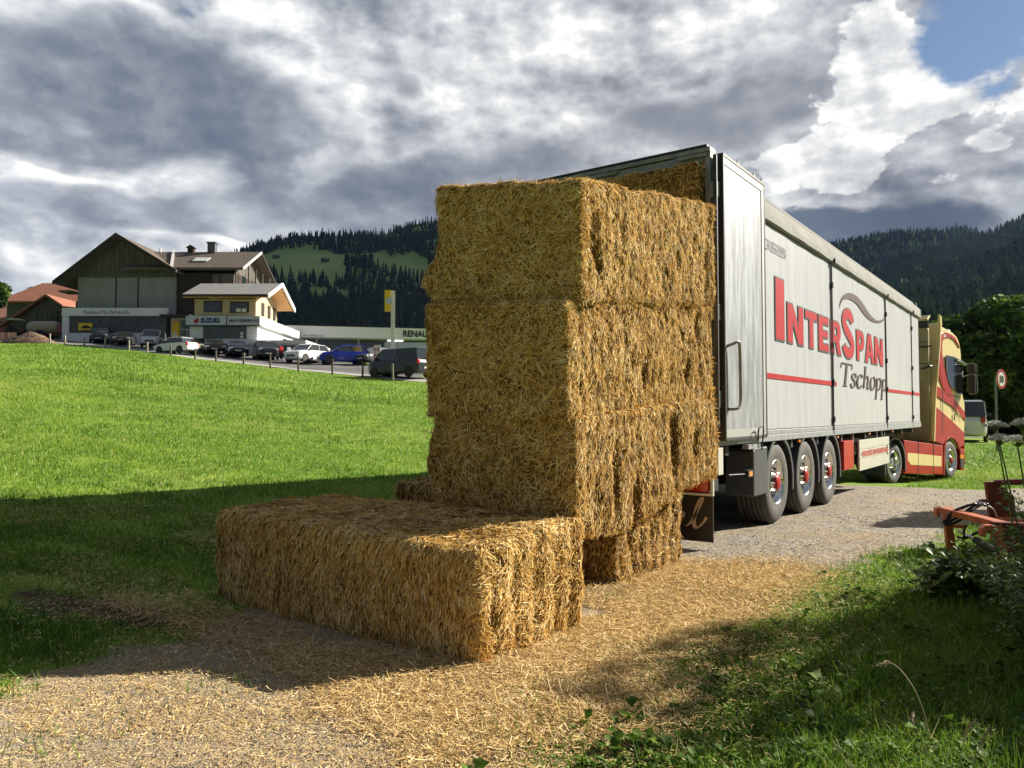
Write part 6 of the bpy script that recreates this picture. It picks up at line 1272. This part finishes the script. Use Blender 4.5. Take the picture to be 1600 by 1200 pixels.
# sloping top beam from the far upright to the near one, a box section
def beam(a, b_, w, h, m_, name):
    a = Vector(a); b_ = Vector(b_); d = (b_-a).normalized(); s_ = d.cross(Vector((0, 0, 1))).normalized()*w/2; u = s_.cross(d).normalized()*h/2
    return MB().hexa([a-s_-u, b_-s_-u, b_+s_-u, a+s_-u, a-s_+u, b_-s_+u, b_+s_+u, a+s_+u]).build(name, m_, lo_, bevel=.008)
beam(Z4(290, 385, Y1), Z4(690, 488, Y2), .13, .06, M_OR, 'top_beam'); beam(Z4(600, 475, Y2+.05), Z4(820, 485, Y2), .11, .05, M_DR, 'top_beam')
bar([Z4(*p, Y2+.05) for p in [(640, 498), (840, 488), (840, 660), (700, 668), (670, 640)]], .03, M_DR, 'side_plate')
bar([Z4(*p, Y1) for p in [(315, 632), (380, 622), (420, 650), (590, 638), (596, 660), (425, 668), (385, 674), (318, 676)]], .07, M_DR, 'lower_link')
MB().cyl(Z4(338, 655, Y1-.06), Z4(338, 655, Y1-.03), .016, n=12).build('pin', M_FIT, lo_)
MB().cyl(Z4(330, 700, Y1), Z4(560, 715, Y2+.2), .035, n=14).build('cross_tube', M_OR, lo_); MB().cyl(Z4(350, 485, Y1), Z4(430, 490, Y1-.1), .02, n=10).build('cross_tube', M_OR, lo_)
# back frame
bar([Z4(*p, Yb) for p in [(555, 212), (625, 208), (632, 218), (730, 300), (748, 440), (580, 440), (572, 340)]], .05, M_DR, 'back_plate')
beam(Z4(620, 215, Yb), Z4(860, 210, Yb-.1), .10, .055, M_DR, 'back_beam'); beam(Z4(640, 440, Yb), Z4(860, 470, Yb-.3), .10, .05, M_OR, 'back_beam')
bar([Z4(*p, Yb-.1) for p in [(520, 325), (560, 318), (572, 350), (540, 362), (520, 350)]], .05, M_DR, 'bracket')
# hydraulic ram and hoses
MB().cyl(Z4(395, 520, Y1-.1), Z4(500, 578, Y1-.35), .018, n=12).build('ram_rod', M_FIT, lo_); MB().cyl(Z4(500, 575, Y1-.33), Z4(620, 650, Y2+.1), .038, n=14).build('ram_cylinder', M_STEEL, lo_)
for k, pts in enumerate([[(290, 462), (330, 440), (380, 395), (450, 360), (520, 345), (575, 352)], [(292, 474), (345, 455), (410, 415), (470, 372), (530, 350), (560, 362)], [(300, 480), (360, 470), (430, 430), (480, 385), (530, 356)], [(318, 430), (360, 395), (440, 362), (500, 350)], [(575, 360), (610, 385), (632, 430)], [(385, 555), (440, 562), (500, 530), (560, 515), (600, 540)], [(436, 480), (424, 520), (430, 550), (470, 560)]]):
    MB().tube(smoothp([Z4(x, y, Y1-.12-.02*k) for x, y in pts], 5), .0135 if k != 4 else .006, 7).build('hose', M_HOSE if k != 4 else M_WBOARD, lo_, smooth=True)
MB().cyl(Z4(478, 385, Y1-.2), Z4(500, 372, Y1-.2), .014, n=8).cyl(Z4(515, 352, Y1-.2), Z4(545, 348, Y1-.2), .016, n=8).build('hose_fitting', M_FIT, lo_)
# ---------------------------------------------------------------- tall plants at the right
M_STEM = mat('green_stem', (.09, .16, .035), rough=.6, var=.2); M_DRY = mat('dry_stem', (.42, .33, .18), rough=.8, var=.2); M_UMB = mat('white_umbel', (.86, .87, .76), rough=.8, var=.1)
M_SHRUB = mat_attr('shrub_leaf', [(0, (.035, .075, .010)), (.5, (.09, .17, .022)), (1, (.22, .29, .05))], rough=.5, transl=.3)
def leaves_on(parent, pts, n, size, m_=None, spread=.06, name='leaves'):
    pts = np.array(pts); P = pts[rs.randint(0, len(pts), n)]+rs.randn(n, 3)*spread
    V, T, t = leaf_fan(P, 2, size, (-.5, .8), lambda m: np.clip(.45+rs.randn(m)*.25, 0, 1)); npmesh(name, V, T, m_ or M_SHRUB, parent, attrs=dict(tone=t))
def hogweed(px, py, Y, rad, label, base_px):
    top = at(px, py, Y); bx = (base_px-800)/1200*Y; by = Y-.05; z = float(gz(bx, by)); t = empty('hogweed', (bx, by, z), 0, label, 'plant', 'white-flowered hogweeds'); tp = Vector([top[i]-t.location[i] for i in range(3)])
    MB().tube(smoothp([(0, 0, -.03), (tp.x*.2+.02, 0, tp.z*.35), (tp.x*.6, .01, tp.z*.7), tuple(tp-Vector((0, 0, .03)))], 6), .0055, 6).build('stem', M_STEM, t)
    k = 40; m = MB(); V = []; 
    for i in range(k):
        r_ = rad*math.sqrt((i+.5)/k); a = i*2.4; c = Vector((tp.x+math.cos(a)*r_, tp.y+math.sin(a)*r_, tp.z+.030*(1-(r_/rad)**2))); m.tube([tuple(tp-Vector((0, 0, .035))), tuple(c)], .0012, 3); V.append(c)
    m.build('rays', M_STEM, t); q = []
    for c in V:
        for _ in range(26): q.append((c.x+rs.randn()*.0075, c.y+rs.randn()*.0075, c.z+.004+rs.randn()*.0045))
    q = np.array(q); n = len(q); a = rs.rand(n)*6.28; sz = .0048; Vv = np.stack([q+np.stack([np.cos(a+k_*1.57)*sz, np.sin(a+k_*1.57)*sz, rs.randn(n)*.004], 1) for k_ in range(4)], 1).reshape(-1, 3); npmesh('umbel', Vv, np.arange(n*4).reshape(-1, 4), M_UMB, t)
    leaves_on(t, [(tp.x*.2, 0, tp.z*.3), (tp.x*.3, 0, tp.z*.45), (0, 0, .1)], 24, (.03, .07), spread=.07)
hogweed(1555, 666, 5.6, .075, 'hogweed whose flat white flower head stands highest, before the sign pole', 1572)
hogweed(1562, 688, 5.2, .060, 'hogweed with its flower head just below the highest one', 1585)
hogweed(1590, 690, 5.0, .075, 'hogweed with a white flower head touching the right edge', 1600)
hogweed(1597, 664, 4.8, .050, 'hogweed with a small flower head high at the right edge', 1612)
def shrub(x, y, h, n, label, lean=(0, 0), nl=1500, size=(.018, .04), spread=.10):
    z = float(gz(x, y)); t = empty('shrub', (x, y, z), 0, label, 'shrub', 'shrubs at the right edge'); m = MB(); pts = []
    for i in range(n):
        a = rs.rand()*6.28; l = h*(.55+.5*rs.rand()); sp_ = .32*l; p = [(0, 0, -.03), (math.cos(a)*sp_*.25, math.sin(a)*sp_*.25, l*.4), (math.cos(a)*sp_*.65+lean[0]*l*.5, math.sin(a)*sp_*.65+lean[1]*l*.5, l*.75), (math.cos(a)*sp_+lean[0]*l, math.sin(a)*sp_+lean[1]*l, l)]
        q = smoothp(p, 5); m.tube(q, [.007*(1-.8*k/(len(q)-1)) for k in range(len(q))], 5); pts += q[4:]
        for _ in range(3):
            s_ = Vector(q[rs.randint(5, len(q)-2)]); d = Vector((rs.randn(), rs.randn(), .6)).normalized()*(.12+.15*rs.rand()); m.tube([tuple(s_), tuple(s_+d*.6), tuple(s_+d)], [.003, .002, .001], 4); pts += [tuple(s_+d*k) for k in (.3, .6, 1.)]
    m.build('branches', M_BARK, t); leaves_on(t, pts, nl, size, spread=spread*.45); return t
shrub(3.32, 4.75, 1.05, 5, 'tall thin shrub at the right edge in front of the loader frame', (.05, 0), 380)
shrub(3.95, 5.4, .85, 7, 'dark bush at the right edge beside the loader frame', (.1, 0), 900)
shrub(2.75, 3.9, .62, 8, 'low leafy bush in the shade at the right edge', (-.1, 0), 1600)
shrub(3.05, 4.3, .5, 7, 'low bush with dull leaves just below the loader frame', (-.2, .1), 1100)
shrub(3.9, 5.9, .20, 8, 'spreading weeds at the foot of the loader frame', (-.5, 0), 1400, (.03, .06))
shrub(3.35, 5.75, .14, 8, 'large-leaved dock plants before the loader frame', (-.4, 0), 700, (.05, .10), .2)
# grass stalks
def stalk(pts, Y, label, r_=.0028):
    P = [at(px, py, Y+dy) for px, py, dy in pts]; b_ = P[-1]; t = empty('dry_grass_stalk', (b_[0], b_[1], float(gz(b_[0], b_[1]))), 0, label, 'grass stalk', 'dry stalks'); L3 = [tuple(float(p[i]-t.location[i]) for i in range(3)) for p in P[::-1]]
    L3[0] = (L3[0][0], L3[0][1], -.01); q = smoothp(L3, 6); MB().tube(q, [r_*(1-.5*k/(len(q)-1)) for k in range(len(q))], 5).build('stem', M_DRY, t)
    e = np.array(q[-7:]); V, Q, k = ribbons(np.repeat(e, 5, 0)+rs.randn(35, 3)*.003, rs.randn(35, 3)*.4+(e[-1]-e[0])/np.linalg.norm(e[-1]-e[0]), rs.randn(35, 3), .018, .003); npmesh('seed_head', V, Q, M_DRY, t)
stalk([(1376, 1038, .1), (1392, 1036, .1), (1412, 1052, .05), (1435, 1090, 0), (1450, 1140, 0), (1455, 1178, 0)], 3.15, 'arching dry grass stalk in the shaded verge, nearest the camera')
stalk([(1438, 960, 0), (1455, 975, 0), (1468, 1000, 0)], 4.6, 'short dry stalk above the arching one')
stalk([(1426, 1115, .05), (1428, 1135, 0), (1444, 1160, 0), (1455, 1185, 0)], 3.0, 'thin dry stalk left of the arching one', .002)
stalk([(1520, 1130, 0), (1505, 1160, 0), (1490, 1200, 0)], 2.8, 'dry stalk low at the right', .002)
stalk([(1545, 1140, 0), (1530, 1170, 0), (1500, 1210, 0)], 2.8, 'dry stalk lowest at the right, leaning', .002)
# long blades in tussocks near the camera and the loader
def tussock(x, y, n, h, label):
    th = rs.rand(n)*6.28; tl = .15+rs.rand(n)*.7; D = np.stack([np.cos(th)*tl, np.sin(th)*tl, np.ones(n)], 1); P = np.stack([x+rs.randn(n)*.05, y+rs.randn(n)*.05, np.full(n, float(gz(x, y)))], 1)
    V, Q, k = ribbons(P, D, np.stack([np.cos(th), np.sin(th), 0*th], 1), h*(.5+.6*rs.rand(n)), .004+.003*rs.rand(n), bend=-rs.rand(n)*.7, taper=.9, seg=4)
    o = npmesh('grass_tussock', V, Q, M_GRASS, attrs=dict(tone=np.repeat(np.clip(.5+rs.randn(n)*.2, 0, .95), k))); tag(o, label, 'grass tuft', 'grass tussocks on the verge')
for x, y, n, h, lab in [(1.05, 2.45, 90, .17, 'bright grass tussock at the bottom edge left of the dry stalks'), (1.42, 2.62, 110, .20, 'grass tussock at the foot of the arching stalk'), (1.78, 2.75, 80, .22, 'grass tussock in the bottom right corner'), (2.35, 3.5, 70, .20, 'grass tussock in the shade right of the arching stalk'), (.62, 2.5, 60, .12, 'small grass tussock at the bottom edge in the shade'), (2.9, 4.9, 70, .2, 'grass tussock below the loader hoses')]: tussock(x, y, n, h, lab)
# ---------------------------------------------------------------- valley haze: one closed box of thin even air
hz = MB().box(-3300, 3300, -400, 4300, -3, 1015).build('haze', bpy.data.materials.new('haze_air')); hz['kind'] = 'stuff'; hz['label'] = 'thin blue valley haze'; hz['category'] = 'haze'
nt = hz.data.materials[0]; nt.use_nodes = True; nt = nt.node_tree; nt.nodes.clear(); o_ = nt.nodes.new('ShaderNodeOutputMaterial'); pv = nt.nodes.new('ShaderNodeVolumePrincipled')
pv.inputs['Color'].default_value = (.42, .62, 1.0, 1); pv.inputs['Density'].default_value = .000042; pv.inputs['Anisotropy'].default_value = .2; nt.links.new(pv.outputs[0], o_.inputs['Volume'])
